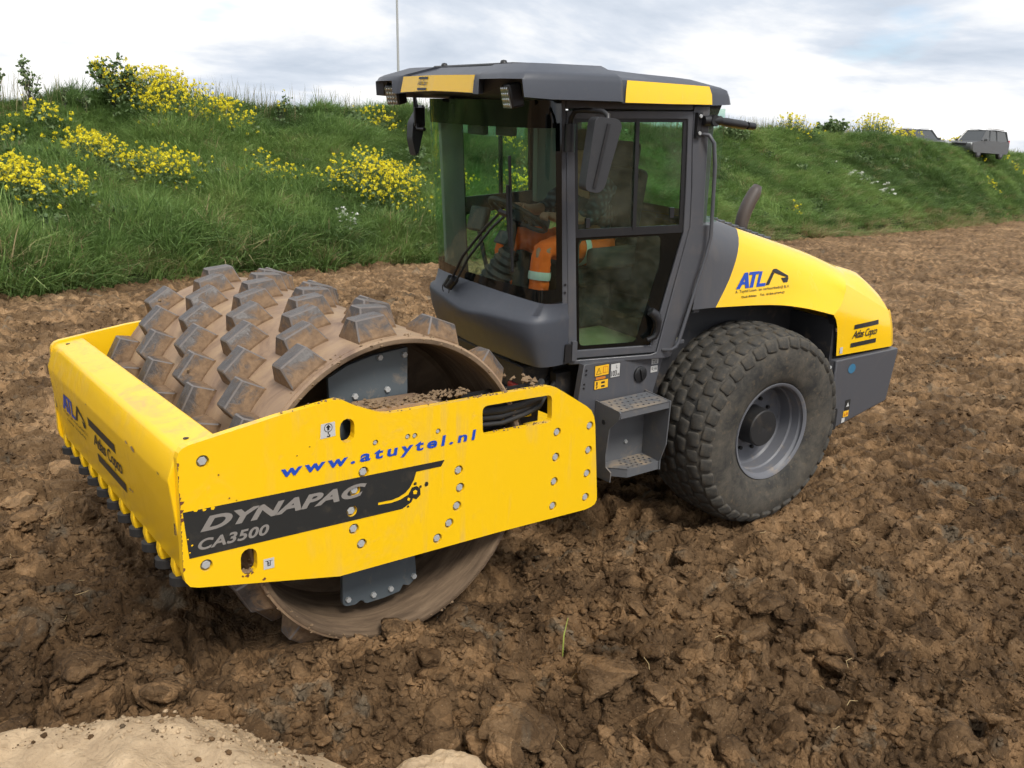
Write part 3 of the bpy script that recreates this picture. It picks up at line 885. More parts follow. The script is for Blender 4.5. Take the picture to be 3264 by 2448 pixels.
# ------------------------------------------------------------------ road roller, front half (world axes: +x forward, +y its left side)
roller = empty('road_roller', (-1.4, 0, 0))
tag(roller, 'yellow and grey single-drum soil compactor with padfoot drum and glazed cab', 'road roller')
FR = Matrix.Translation((1.4, 0, 0))                 # parts are modelled in world coordinates
REAR = FR @ Matrix.Translation((-1.55, 0, 0.6)) @ Euler((R(-2.1653), R(3.7213), R(-5.7758)), 'XYZ').to_matrix().to_4x4() @ Matrix.Translation((0, 0, -0.6))

# side plates
OUT = [(1.062, 1.205), (1.055, 1.228), (1.040, 1.244), (1.015, 1.254), (0.64, 1.319), (0.40, 1.350), (0.365, 1.353), (0.335, 1.344), (0.288, 1.317), (0.165, 1.266), (0.135, 1.256), (0.10, 1.251), (-0.423, 1.256),
       (-0.80, 1.260), (-0.86, 1.257), (-0.905, 1.245), (-0.954, 1.218), (-1.14, 1.108), (-1.178, 1.078), (-1.202, 1.04), (-1.215, 0.99), (-1.268, 0.56), (-1.268, 0.53), (-1.255, 0.508), (-1.225, 0.497), (-1.18, 0.491), (-0.554, 0.503), (0.359, 0.507), (0.589, 0.553), (1.0, 0.635), (1.035, 0.648), (1.052, 0.672), (1.060, 0.71)]
OVALS = [stadium(0.319, 1.203, 0.036, 0.056), stadium(0.785, 0.695, 0.036, 0.06)]
WINDOW = rnd_poly([(-0.425, 1.209), (-0.882, 1.209), (-0.89, 1.056), (-0.434, 1.056)], 0.035)
BOLTS = [(0.961, 1.178), (0.965, 0.726), (0.237, 0.992), (0.282, 0.913), (0.298, 0.816), (0.286, 0.724), (0.245, 0.639), (-0.294, 0.898), (-0.306, 0.804), (-0.29, 0.71), (-0.246, 0.627), (-0.177, 0.562),
         (-0.934, 0.992), (-0.935, 0.85), (-0.934, 0.709), (-0.934, 0.567), (-1.175, 0.99), (-1.177, 0.847), (-1.178, 0.709), (-1.179, 0.566)]
SMALL = [(0.176, 1.122), (0.004, 1.122), (-0.035, 1.12), (-0.166, 1.121)]
def side_plate(sy, full):
    fn = lambda u, v, d: (u, sy * d, v)
    holes = [[(x, z) for x, z in reversed(h)] for h in OVALS] + [WINDOW]
    if full:
        holes += [ellipse(x, z, .0265, .0265, 14) for x, z in BOLTS] + [ellipse(x, z, .015, .015, 10) for x, z in SMALL]
    return MB().prism(OUT, holes, fn, 1.135, 1.098).build('side_plate', 'yellow_paint', roller, FR)
plate = side_plate(1, True)
plate_r = side_plate(-1, False)
# hexagon bolts in their counterbores
def bolt_mesh(rh, depth, rw):
    mb = MB()
    mb.lathe([(0.0, 0.0), (0.0, rw), (-.006, rw), (-.006, 0.0)], 14, lambda a, r_, an: (r_ * math.cos(an), a - depth, r_ * math.sin(an)))
    mb.lathe([(0.0, 0.0), (0.0, rh * .9), (-.003, rh), (-.022, rh)], 6, lambda a, r_, an: (r_ * math.cos(an), a - .004, r_ * math.sin(an)))
    return mb
b0 = bolt_mesh(.0195, .024, .0264).build('bolt', 'bolt_steel', plate)
b0.matrix_basis = Matrix.Translation((BOLTS[0][0], 1.135, BOLTS[0][1]))
for i, (x, z) in enumerate(BOLTS[1:]):
    sub_copy(b0, plate, Matrix.Translation((x, 1.135, z)) @ Matrix.Rotation(random.uniform(0, 1), 4, 'Y'))
b1 = bolt_mesh(.011, .018, .0149).build('small_bolt', 'bolt_steel', plate)
b1.matrix_basis = Matrix.Translation((SMALL[0][0], 1.135, SMALL[0][1]))
for x, z in SMALL[1:]:
    sub_copy(b1, plate, Matrix.Translation((x, 1.135, z)))
# lettering on the side plate (seen from +y, so text runs towards -x)
sp = lambda off: (lambda u, v: (u, 1.135 + off, v))
BAND = [(1.05, 0.978), (-0.207, 0.970), (-0.186, 0.940), (-0.045, 0.940), (-0.040, 0.925), (-0.031, 0.899), (-0.010, 0.866), (0.014, 0.845), (0.05, 0.831), (0.088, 0.825), (0.161, 0.827), (0.161, 0.815), (0.088, 0.811), (0.04, 0.817), (-0.006, 0.834), (-0.028, 0.858), (-0.05, 0.85), (-0.035, 0.82), (-0.02, 0.79), (0.03, 0.767), (1.033, 0.773)]
decal_poly('name_band', [BAND], sp(.0015), 'decal_black', plate, holes=[list(reversed(ellipse(x, z, .0266, .0266, 14))) for x, z in BOLTS[3:5]])
dtext = lambda nm, s, x0, z0, x1, z1, mat, off=.003, **k: decal_text(nm, s, lambda u, v: (u, 1.135 + off, v), x0, z0, x1, z1, mat, plate, **k)
dtext('lettering', 'DYNAPAC', 0.985, 0.878, 0.222, 0.942, 'decal_silver', bold=0.042, shear=0.35, space=1.0, avoid=[(x, z, .021) for x, z in BOLTS[2:5]])
dtext('lettering', 'CA3500', 0.997, 0.800, 0.693, 0.848, 'decal_silver', bold=0.03, shear=0.25, space=1.05)
dtext('lettering', 'www.atuytel.nl', 0.634, 1.028, -0.390, 1.097, 'decal_blue', letters=True, bold=0.030, shear=0.10, space=1.36)
rk = []
for cx, cz, rx, n_ in [(-.041, .835, .036, 7), (-.104, .865, .014, 6), (-.070, .860, .009, 5), (-.040, .880, .010, 5), (-.002, .772, .008, 5)]:
    rk.append([(cx + rx * random.uniform(.8, 1.1) * math.cos(6.283 * i / n_), cz + rx * random.uniform(.75, 1.05) * math.sin(6.283 * i / n_)) for i in range(n_)])
decal_poly('rock_mark', rk, sp(.0022), 'decal_black', plate)
decal_poly('rock_mark', [[(-.030, .830), (-.047, .826), (-.052, .842), (-.040, .850), (-.028, .845)], [(.004, .806), (-.008, .800), (-.012, .812), (0.0, .819)]], sp(.0034), 'yellow_paint', plate)
# grey sling / tie-down stickers
decal_poly('sling_sticker', [[(.446, 1.252), (.380, 1.256), (.377, 1.190), (.450, 1.185)]], sp(.0016), 'sticker_white', plate)
ring = ellipse(.412, 1.232, .020, .020, 20)
decal_poly('sticker_mark', [[ring[i], ring[(i + 1) % 20], (.412 + (ring[(i + 1) % 20][0] - .412) * .86, 1.232 + (ring[(i + 1) % 20][1] - 1.232) * .86), (.412 + (ring[i][0] - .412) * .86, 1.232 + (ring[i][1] - 1.232) * .86)] for i in range(20)]
           + [[(.412, 1.247), (.424, 1.233), (.417, 1.233), (.417, 1.221), (.407, 1.221), (.407, 1.233), (.400, 1.233)], [(.414, 1.212), (.410, 1.212), (.409, 1.203), (.402, 1.198), (.404, 1.191), (.413, 1.189), (.420, 1.194), (.417, 1.197), (.412, 1.194), (.408, 1.196), (.409, 1.200), (.414, 1.204)]], sp(.003), 'decal_black', plate)
decal_poly('tie_down_sticker', [[(.722, .688), (.674, .687), (.674, .638), (.722, .639)]], sp(.0016), 'sticker_white', plate)
decal_poly('sticker_mark', [[(.715, .678), (.681, .677), (.681, .675), (.715, .676)], [(.706, .676), (.703, .676), (.702, .656), (.694, .656), (.693, .676), (.690, .676), (.691, .653), (.705, .653)], [(.701, .671), (.697, .671), (.697, .659), (.701, .659)]], sp(.003), 'decal_black', plate)
# rust worn through at the front edge, scratches and flaked band
paint('rust', (0.16, 0.055, 0.025), 0.85, 0.3, 0.4, 0.0, 30.0)
rs = []
for i in range(26):
    z = 1.19 - 0.018 * i
    wdt = (.003 + .010 * random.random() ** 2) * (1.8 if .93 < z < 1.07 else 1)
    rs.append([(1.0625 - (.002 if i > 1 else 0), z), (1.0625 - wdt, z - .004), (1.0625 - wdt * random.uniform(.4, 1), z - .013), (1.0605, z - .020)])
rc = decal_poly('rust_chip', rs, sp(.0012), 'rust', plate)
chips = [(.86, 1.0, .006), (.83, .985, .004), (.90, 1.11, .005), (.795, .632, .011), (.775, .640, .008), (.815, .636, .007), (.56, 1.13, .005), (.72, .596, .009), (.5, 1.16, .005), (.27, 1.33, .005)]
rc2 = decal_poly('rust_chips', [[(x + s * random.uniform(.4, 1.2) * math.cos(a), z + s * random.uniform(.3, 1) * math.sin(a)) for a in np.linspace(0, 6.283, 7)[:-1]] for x, z, s in chips], sp(.0025), 'rust', plate)
flk = [(1.00, .977, .012), (.965, .973, .009), (.93, .973, .012), (1.02, .83, .006), (1.035, .86, .005), (1.03, .80, .004)]
rc3 = decal_poly('paint_flakes', [[(x + s * random.uniform(.5, 1.2) * math.cos(a), z + s * random.uniform(.4, .9) * math.sin(a)) for a in np.linspace(0, 6.283, 7)[:-1]] for x, z, s in flk], sp(.0028), 'yellow_paint', plate)

# front beam: folded box between the plates
PROF = [(0.885, 1.262), (1.030, 1.238), (1.052, 1.222), (1.088, 1.110), (1.086, 1.085), (1.040, 0.690), (1.030, 0.672), (1.0, 0.665), (0.90, 0.70), (0.885, 0.74)]
beam = MB().prism(PROF, [], lambda u, v, d: (u, d, v), -1.0975, 1.0975).build('front_beam', 'yellow_paint', roller, FR, bevel=.010)
for sy in (1, -1):
    MB().lathe([(0, 0), (0, .012), (-.004, .012)], 10, lambda a, r_, an: (.985 + r_ * math.cos(an), sy * 1.02 + r_ * math.sin(an), 1.2485 + a)).build('drain_hole', 'black_rubber', beam)
bf = lambda off: (lambda u, v: (1.088 + (v - 1.11) * (.046 / .42) + off, u, v))
for z0, z1, s in ((.975, 1.022, 0.0), (.800, .847, .075)):
    decal_poly('logo_bar', [[(-.235 + s, z1), (.265 + s, z1 - .006), (.262 + s, z0 - .006), (-.240 + s, z0)]], bf(.002), 'decal_black', beam)
decal_text('lettering', 'Atlas Copco', bf(.003), -.20, .858, .335, .958, 'decal_black', beam, bold=0.012, shear=0.35, space=.85)
def atl_logo(fn, u0, v0, u1, v1, parent, mat4=None):
    """blue ATL, black excavator arm, two lines of small print; (u0,v0)-(u1,v1) box of the logo"""
    W, H = u1 - u0, v1 - v0
    q = lambda a, b: (u0 + a * W, v0 + b * H)
    A = [[(.0, .0), (.205, 1), (.275, 1), (.255, 0), (.165, 0), (.17, .22), (.095, .22), (.06, .0)]]
    L = [[(.31, 1), (.47, 1), (.455, .82), (.40, .82), (.335, 0), (.255, 0)], ]
    polysA = [[(.0, .0), (.17, 1), (.235, 1), (.075, 0)], [(.17, 1), (.235, 1), (.245, 0), (.175, 0)], [(.10, .25), (.20, .25), (.20, .42), (.12, .42)]]
    polysT = [[(.265, 1), (.455, 1), (.435, .82), (.25, .82)], [(.32, .84), (.385, .84), (.32, 0), (.255, 0)]]
    polysL = [[(.455, .97), (.515, .97), (.445, .20), (.38, .0)], [(.38, 0), (.545, 0), (.565, .20), (.40, .20)]]
    decal_poly('logo_letters', [[q(*p) for p in k] for k in polysA + polysT + polysL], lambda u, v: fn(u, v), 'decal_blue', parent, mat4)
    arm = [[(.555, .04), (.625, .05), (.735, .76), (.69, .86)], [(.69, .90), (.73, 1.03), (.785, 1.03), (.99, .52), (1.0, .40), (.97, .42), (.745, .78)], [(.86, .42), (.92, .40), (.955, .43), (1.0, .37), (.965, .10), (.895, .10)]]
    decal_poly('logo_arm', [[q(*p) for p in k] for k in arm], lambda u, v: fn(u, v), 'decal_black', parent, mat4)
    decal_text('lettering', 'A. Tuytel Loon- en verhuurbedrijf B.V.', fn, *q(-.01, -.32), *q(1.0, -.08), 'decal_black', parent, mat4, bold=0.008, space=1.08)
    decal_text('lettering', 'Oud-Alblas', fn, *q(.10, -.62), *q(.38, -.47), 'decal_black', parent, mat4, bold=0.02, space=1.15)
    decal_text('lettering', 'Tel.', fn, *q(.45, -.62), *q(.54, -.47), 'decal_black', parent, mat4, bold=0.02, space=1.15)
    decal_text('lettering', '0184-694947', fn, *q(.57, -.62), *q(.90, -.47), 'decal_black', parent, mat4, bold=0.02, space=1.15)
atl_logo(bf(.0025), -.86, .915, -.32, 1.02, beam)
for sy in (1, -1):
    MB().box((1.060, sy * 1.075, .90), (.012, .016, .075)).build('hinge_pin', 'chrome', beam)
# chipped paint along the fold
ch = []
for y, z, s in ((.52, 1.105, .02), (.62, 1.10, .03), (.97, 1.10, .016), (-.20, 1.10, .012), (-.95, 1.105, .012), (.46, .845, .016), (.42, .84, .02)):
    ch.append([(y + s * random.uniform(.5, 1.2) * math.cos(a), z + s * .5 * random.uniform(.4, 1) * math.sin(a)) for a in np.linspace(0, 6.283, 8)[:-1]])
rc4 = decal_poly('paint_chips', ch, bf(.003), 'drum_steel', beam)
for q in (rc2, rc3, rc4):
    q['kind'] = 'stuff'
# scraper teeth under the beam
def tooth():
    mb = MB()
    mb.prism([(1.038, .72), (1.046, .665), (1.038, .618), (.985, .602), (.93, .64), (.93, .72)], [], lambda u, v, d: (u, d, v), -.025, .025)
    return mb
t0 = None
for k in range(11):
    y = -1.04 + .198 * k
    if t0 is None:
        t0 = tooth().build('scraper_tooth', 'yellow_paint', roller, FR @ Matrix.Translation((0, y, 0)), bevel=.006)
        blk = MB().lathe([(-.026, 0), (-.026, .046), (-.022, .052), (.016, .052), (.020, .046), (.020, 0)], 14, lambda a, r_, an: (.995 + 1.25 * r_ * math.cos(an), r_ * math.sin(an), .602 + a)).build('scraper_block', 'black_rubber', t0, smooth=40)
        tt, bb = t0, blk
    else:
        tt = sub_copy(t0, roller, FR @ Matrix.Translation((0, y, 0)))
        sub_copy(blk, tt)
# rear cross beam of the front frame, joining the two plates
rb = MB().box2((-1.22, -1.0975, .52), (-.98, 1.0975, .95)).build('rear_beam', 'yellow_paint', roller, FR, bevel=.01)

# ------------------------------------------------------------------ drum
ZD, RS, RI = 0.822, 0.762, 0.729
dr = lambda a, r_, an: (r_ * math.sin(an), a, ZD + r_ * math.cos(an))
mb = MB()
mb.lathe([(-1.065, RI), (-1.065, RS - .012), (-1.055, RS), (1.040, RS), (1.042, RS - .006), (1.048, RS - .006), (1.050, RS), (1.058, RS), (1.0635, RS - .010)], 128, dr)
drum = mb.build('drum', 'drum_steel', roller, FR, smooth=35)
MB().lathe([(1.0635, RS - .0105), (1.066, RS - .016), (1.065, RI + .004), (1.060, RI), (.62, RI - .03), (.60, RI - .05), (.60, 0.0)], 128, dr).build('drum_shell_inside', 'drum_inner', drum, smooth=35)
md = MB().lathe([(.78, .0), (.78, .16), (.80, .17), (.86, .17), (.87, .16), (.87, 0)], 24, dr).build('drive_hub', 'dark_chassis', drum, smooth=40)
paint('worn_edge', (0.155, 0.135, 0.125), 0.45, 0.5, 0.3, 0.0, 25.0)
# padfoot: tapered block
def pad_mesh():
    # local: x tangential, y axial, z radial (0 = shell surface)
    hx, hy, tx, ty, h = .100, .100, .076, .047, .096
    bm = bmesh.new()
    N = 5
    base = [(-hx, -hy), (hx, -hy), (hx, hy), (-hx, hy)]
    top = [(-tx, -ty), (tx, -ty), (tx, ty), (-tx, ty)]
    vb = [bm.verts.new((x, y, -.030)) for x, y in base]
    v1 = [bm.verts.new((x * .97, y * .97, .012)) for x, y in base]
    vt = [bm.verts.new((x, y, h)) for x, y in top]
    for lo, hi in ((vb, v1), (v1, vt)):
        for i in range(4):
            bm.faces.new((lo[i], lo[(i + 1) % 4], hi[(i + 1) % 4], hi[i]))
    bm.faces.new(vt)
    bmesh.ops.recalc_face_normals(bm, faces=bm.faces)
    ed = [e for e in bm.edges if all(v.co.z > .005 for v in e.verts) and not (abs(e.verts[0].co.z - .012) < .002 and abs(e.verts[1].co.z - .012) < .002)]
    bmesh.ops.bevel(bm, geom=ed, offset=.006, segments=1, profile=.6, affect='EDGES', material=1)
    me = bpy.data.meshes.new('drum_pad')
    bm.to_mesh(me); bm.free()
    me.polygons.foreach_set('use_smooth', [True] * len(me.polygons))
    me.set_sharp_from_angle(angle=R(20))
    me.materials.append(MATS['pad_steel']); me.materials.append(MATS['worn_edge'])
    return me
PM = pad_mesh()
for k in range(10):
    y = -0.955 + 0.2085 * k
    for j in range(13):
        an = R(35.2 + 9.23 * k + 27.692 * j)
        o = bpy.data.objects.new('drum_pad', PM)
        link(o, drum, Matrix.Translation((0, y, ZD)) @ Matrix.Rotation(an, 4, 'Y') @ Matrix.Translation((0, 0, RS - .004)))
# blue-grey support plate inside the drum mouth
SUP = [(.29, 1.20), (.30, 1.39), (.20, 1.44), (.065, 1.475), (-.124, 1.497), (-.13, 1.10), (-.195, .80), (-.189, .36), (-.199, .262), (-.190, .244), (-.156, .220), (-.135, .224), (-.118, .232), (-.105, .210), (-.095, .199), (0.0, .189), (.095, .189), (.108, .196), (.118, .214), (.132, .216), (.15, .205), (.165, .201), (.208, .206), (.224, .216), (.230, .235), (.235, .80)]
sup = MB().prism(SUP, [], lambda u, v, d: (u, d, v), .915, .888).build('support_plate', 'blue_steel', roller, FR, bevel=.004)
sb = MB().lathe([(0, 0), (0, .013), (-.002, .015), (-.02, .015)], 6, lambda a, r_, an: (r_ * math.cos(an), a, r_ * math.sin(an))).build('bolt', 'bolt_steel', sup)
pl = [(.203, .244), (.06, .229), (-.041, .233), (-.179, .266), (.164, 1.288), (-.01, 1.30), (-.103, 1.462), (.033, 1.462)]
sb.matrix_basis = Matrix.Translation((pl[0][0], .930, pl[0][1]))
for x, z in pl[1:]:
    sub_copy(sb, sup, Matrix.Translation((x, .930, z)))
# ledge behind the dip of the plate, covered in crumbs
MB().prism([(.24, 1.20), (.19, 1.268), (-.15, 1.268), (-.28, 1.225), (-.34, 1.15)], [], lambda u, v, d: (u, d, v), .93, 1.096).build('support_ledge', 'drum_steel', roller, FR, bevel=.006)
# crumbs of soil lying on the machine
mb = MB()
def crumb(mb, x, y, z, s):
    n = 6
    p = []
    for sx, sy_, sz in ((1, 0, 0), (-1, 0, 0), (0, 1, 0), (0, -1, 0), (0, 0, 1), (0, 0, -1)):
        q = s * random.uniform(.6, 1.2)
        p.append((x + sx * q + s * random.uniform(-.25, .25), y + sy_ * q + s * random.uniform(-.25, .25), z + sz * q * .8))
    mb.add(p, [(0, 2, 4), (2, 1, 4), (1, 3, 4), (3, 0, 4), (2, 0, 5), (1, 2, 5), (3, 1, 5), (0, 3, 5)])
def topz(x):
    xs = [p[0] for p in OUT[:16]][::-1]; zs = [p[1] for p in OUT[:16]][::-1]
    return float(np.interp(x, xs, zs))
for i in range(170):
    x = random.uniform(-.40, .18)
    crumb(mb, x, random.uniform(1.0, 1.098), topz(x) + .012 + .018 * random.random(), random.uniform(.006, .016))
for i in range(80):
    x = random.choice([random.uniform(.2, .62), random.gauss(-.55, .12), random.gauss(-.78, .04), random.uniform(-.6, .1)])
    crumb(mb, x, random.uniform(1.100, 1.133), topz(x) + .003, random.uniform(.003, .009))
for i in range(14):
    crumb(mb, random.gauss(-.80, .045), random.gauss(1.03, .05), 1.268 + .02 * random.random(), random.uniform(.01, .026))
for i in range(25):
    crumb(mb, random.uniform(-.86, -.45), random.uniform(1.1, 1.134), 1.060, random.uniform(.003, .008))
for i in range(30):
    crumb(mb, random.gauss(.79, .012), random.uniform(1.1, 1.13), .640 + .006 * random.random(), random.uniform(.006, .012))
crb = mb.build('soil_crumbs', 'dried_mud', roller, FR)
crb['kind'] = 'stuff'
# mud cakes stuck to some pads and to the rim
mb = MB()
for i in range(200):
    an = random.uniform(0, 6.28)
    a, r_ = random.choice([(1.066, random.uniform(RI, RS)), (random.uniform(1.0, 1.06), RS + .002)])
    p = dr(a, r_, an)
    crumb(mb, p[0], p[1], p[2], random.uniform(.003, .010))
for i in range(26):
    k = random.randrange(10); j = random.randrange(13)
    an = 35.2 + 9.23 * k + 27.692 * j
    for q in range(12):
        a2 = R(an + random.gauss(0, 2.2)); yy = -0.955 + .2085 * k + random.uniform(-.07, .09)
        p = dr(yy, RS + random.uniform(.03, .085), a2)
        crumb(mb, *p, random.uniform(.008, .024))
mc = mb.build('mud_cake', 'dried_mud', roller, FR); mc['kind'] = 'stuff'
# hoses behind the window of the side plate
hz = MB().box2((-.92, .98, 1.02), (-.40, .985, 1.24)).build('hose_box', 'black_rubber', roller, FR)
MB().box2((-.53, 1.03, 1.05), (-.43, 1.040, 1.22)).build('bracket', 'black_plastic', hz, bevel=.003)
for q in range(2):
    MB().lathe([(0, 0), (0, .006), (-.004, .006)], 8, lambda a, r_, an: (-.452 - .05 * q + r_ * math.cos(an), 1.046 + a, 1.082 + r_ * math.sin(an))).build('rivet', 'chrome', hz)
for z0, z1, y, rd in ((1.185, 1.20, 1.03, .020), (1.15, 1.155, 1.045, .022), (1.115, 1.135, 1.04, .019), (1.085, 1.12, 1.06, .013)):
    MB().tube([(-.46, y, z0), (-.6, y + .012, z0 - .006), (-.75, y + .01, (z0 + z1) / 2), (-.88, y - .02, z1), (-.98, y - .1, z1 + .02)], rd, 10).build('hose', 'black_rubber', hz, smooth=60)
MB().box2((-.86, .99, 1.06), (-.66, 1.0, 1.115)).build('bracket', 'yellow_paint', hz)
# ------------------------------------------------------------------ road roller, rear half (own axes, z = height)
NX, NY, ND = 0.2413, 0.9704, 0.6485
def door_pt(x, z, d, sy=1):
    """point on the slanted cab side; d = depth inwards"""
    y = (ND - NX * x) / NY
    return (x - NX * d, sy * (y - NY * d), z)
def side_prism(mb, outer, holes, d0, d1, sy=1):
    mb.prism(outer, holes, lambda u, v, d: door_pt(u, v, d, sy), d0, d1)
    return mb
APIL = [(.124, 2.77), (.081, 1.617), (.078, 1.245), (.033, 1.245), (.037, 1.383), (.093, 2.77)]
BPIL = [(-.678, 2.738), (-.682, 2.54), (-.699, 2.28), (-.707, 2.049), (-.540, 1.272), (-.50, 1.262), (.03, 1.268), (.03, 1.240), (-.60, 1.228), (-.640, 1.236), (-.722, 1.525), (-.866, 2.035), (-.862, 2.05), (-.795, 2.052), (-.788, 2.3), (-.780, 2.738)]
TOPR = [(.093, 2.77), (.0925, 2.715), (-.679, 2.71), (-.678, 2.77)]
mb = MB()
for sy in (1, -1):
    side_prism(mb, APIL, [], 0, .055, sy)
    side_prism(mb, BPIL, [], -.002, .075, sy)
    side_prism(mb, TOPR, [], .004, .06, sy)
# rear posts and lower rear wall
for sy in (1, -1):
    mb.box2((-.98, sy * .63, 1.52), (-.90, sy * .705, 2.76))
mb.box2((-.985, -.70, 1.45), (-.93, .70, 1.90))
mb.box2((-.98, -.70, 2.68), (-.91, .70, 2.77))
mb.box2((-.93, -.64, 1.235), (.02, .64, 1.262))
cab = mb.build('cab', 'grey_paint', roller, REAR, bevel=.006)
# cowl below the windscreen: five rings lofted
def ring(half, z=None):
    """half outline from the left pillar to the centre -> smooth full outline"""
    pts = [Vector((p[0], p[1], p[2] if len(p) > 2 else z)) for p in half]
    full = pts + [Vector((p.x, -p.y, p.z)) for p in reversed(pts[:-1])]
    res = []
    n = len(full)
    for i in range(n - 1):
        p0, p1, p2, p3 = full[max(i - 1, 0)], full[i], full[i + 1], full[min(i + 2, n - 1)]
        for j in range(6):
            u = j / 6
            res.append(0.5 * ((2 * p1) + (p2 - p0) * u + (2 * p0 - 5 * p1 + 4 * p2 - p3) * u * u + (3 * p1 - p0 - 3 * p2 + p3) * u ** 3))
    res.append(full[-1])
    return res
rings = [ring([(.03, .62), (.15, .62), (.20, .55), (.23, .30), (.24, 0)], 1.235),
         ring([(.04, .655), (.19, .655), (.250, .585), (.285, .30), (.30, 0)], 1.250),
         ring([(.04, .662), (.215, .664), (.300, .590), (.345, .30), (.357, 0)], 1.40),
         ring([(.04, .664, 1.52), (.232, .665, 1.515), (.326, .575, 1.515), (.383, .30, 1.505), (.398, 0, 1.475)]),
         ring([(.04, .663, 1.545), (.228, .660, 1.545), (.322, .565, 1.545), (.378, .30, 1.535), (.393, 0, 1.505)]),
         ring([(.04, .660, 1.562), (.205, .648, 1.562), (.298, .545, 1.560), (.352, .29, 1.555), (.368, 0, 1.530)]),
         ring([(.04, .657, 1.622), (.178, .653, 1.632), (.243, .588, 1.642), (.290, .29, 1.655), (.305, 0, 1.662)]),
         ring([(.02, .60, 1.622), (.15, .60, 1.625), (.20, .54, 1.635), (.24, .26, 1.65), (.25, 0, 1.655)])]
cowl = MB().loft(rings).build('cowl', 'grey_plastic', cab, smooth=50)
# windscreen with black border
GB = [(.083, .650), (.180, .650), (.243, .585), (.290, .29), (.305, 0)]
GT = [(.120, .642), (.222, .650), (.292, .585), (.342, .29), (.360, 0)]
zs = [1.635, 1.715, 1.73, 1.9, 2.1, 2.3, 2.5, 2.60, 2.615, 2.76]
gr = []
for z in zs:
    u = (z - 1.635) / 1.125
    gr.append(ring([(a[0] * (1 - u) + b_[0] * u, a[1] * (1 - u) + b_[1] * u) for a, b_ in zip(GB, GT)], z))
m_ = len(gr[0])
pane, bord = MB(), MB()
allv = [p for r_ in gr for p in r_]
for i in range(len(gr) - 1):
    for k in range(m_ - 1):
        f_ = [(i * m_ + k, i * m_ + k + 1, (i + 1) * m_ + k + 1, (i + 1) * m_ + k)]
        (bord if (i in (0, 8) or k < 3 or k >= m_ - 4) else pane).f += f_
def compact(mb_, verts):
    used = sorted({i for f_ in mb_.f for i in f_}); mp = {j: i for i, j in enumerate(used)}
    mb_.v = [tuple(verts[i]) for i in used]; mb_.f = [tuple(mp[i] for i in f_) for f_ in mb_.f]
compact(pane, allv); compact(bord, allv)
ws = pane.build('windscreen', 'tinted_glass', cab, smooth=179, fixn=False)
MB_b = bord.build('windscreen_border', 'black_glass', cab, smooth=179, fixn=False)
# rear window and its edge
MB().box2((-.957, -.70, 1.90), (-.950, .70, 2.68)).build('rear_window', 'tinted_glass', cab)
for sy in (1, -1):
    side_prism(MB(), [(-.80, 2.06), (-.91, 2.06), (-.91, 2.72), (-.79, 2.72)], [], .05, .056, sy).build('quarter_window', 'tinted_glass', cab)
# handrails on the rear pillar
def dp(x, z, d): return door_pt(x, z, -d)
MB().tube([dp(-.735, 2.58, .0), dp(-.765, 2.575, .04), dp(-.795, 2.53, .05), dp(-.812, 2.40, .05), dp(-.818, 2.2, .05), dp(-.822, 1.98, .05), dp(-.80, 1.87, .05), dp(-.66, 1.345, .05), dp(-.645, 1.315, .05), dp(-.62, 1.295, .045), dp(-.58, 1.285, .0)], .0115, 10).build('handrail', 'grey_paint', cab, smooth=60)
# wiper pair and blade
wp = MB()
wp.tube([(.375, -.20, 1.60), (.365, -.14, 1.66)], .028, 8)
wp.tube([(.375, -.24, 1.60), (.365, -.19, 1.66)], .026, 8)
wp.tube([(.368, -.20, 1.63), (.372, -.02, 1.83), (.355, .22, 2.03), (.34, .37, 2.14)], .009, 6)
wp.tube([(.368, -.14, 1.63), (.372, .05, 1.83), (.355, .28, 2.03), (.335, .42, 2.13)], .009, 6)
wp.tube([(.335, .36, 2.14), (.33, .44, 2.13)], .02, 6)
wp.tube([(.325, .44, 2.46), (.318, .445, 2.2), (.305, .45, 1.80)], .010, 6)
wp.tube([(.335, .44, 2.30), (.332, .44, 2.14), (.318, .445, 1.95)], .013, 6)
wp.build('wiper', 'black_plastic', cab, smooth=60)
MB().tube([(.39 + .0 * a, -.22 + .045 * math.cos(a), 1.585 + .035 * math.sin(a)) for a in np.linspace(-.6, 3.9, 14)], .004, 6).build('washer_hose', 'black_rubber', cab, smooth=60)
# hinge covers, cap and plug on the left pillar
side_prism(MB(), rnd_poly([(.062, 1.375), (.018, 1.375), (.022, 1.262), (.066, 1.262)], .006), [], -.022, 0).build('hinge', 'black_plastic', cab, bevel=.003)
side_prism(MB(), rnd_poly([(.020, 1.392), (-.010, 1.392), (-.010, 1.272), (.022, 1.272)], .006), [], -.028, 0).build('hinge', 'grey_paint', cab, bevel=.003)
hm = None
for z in (1.735, 1.688, 1.58, 1.42):
    MB().lathe([(0, 0), (0, .007), (.004, .007)], 8, lambda a, r_, an: door_pt(.068 + r_ * math.cos(an), z + r_ * math.sin(an), -.004 + a)).build('screw', 'black_plastic', cab)
side_prism(MB(), stadium(.122, 1.365, .016, .034, 5, .3), [], -.010, .02).build('plug', 'black_plastic', cab)

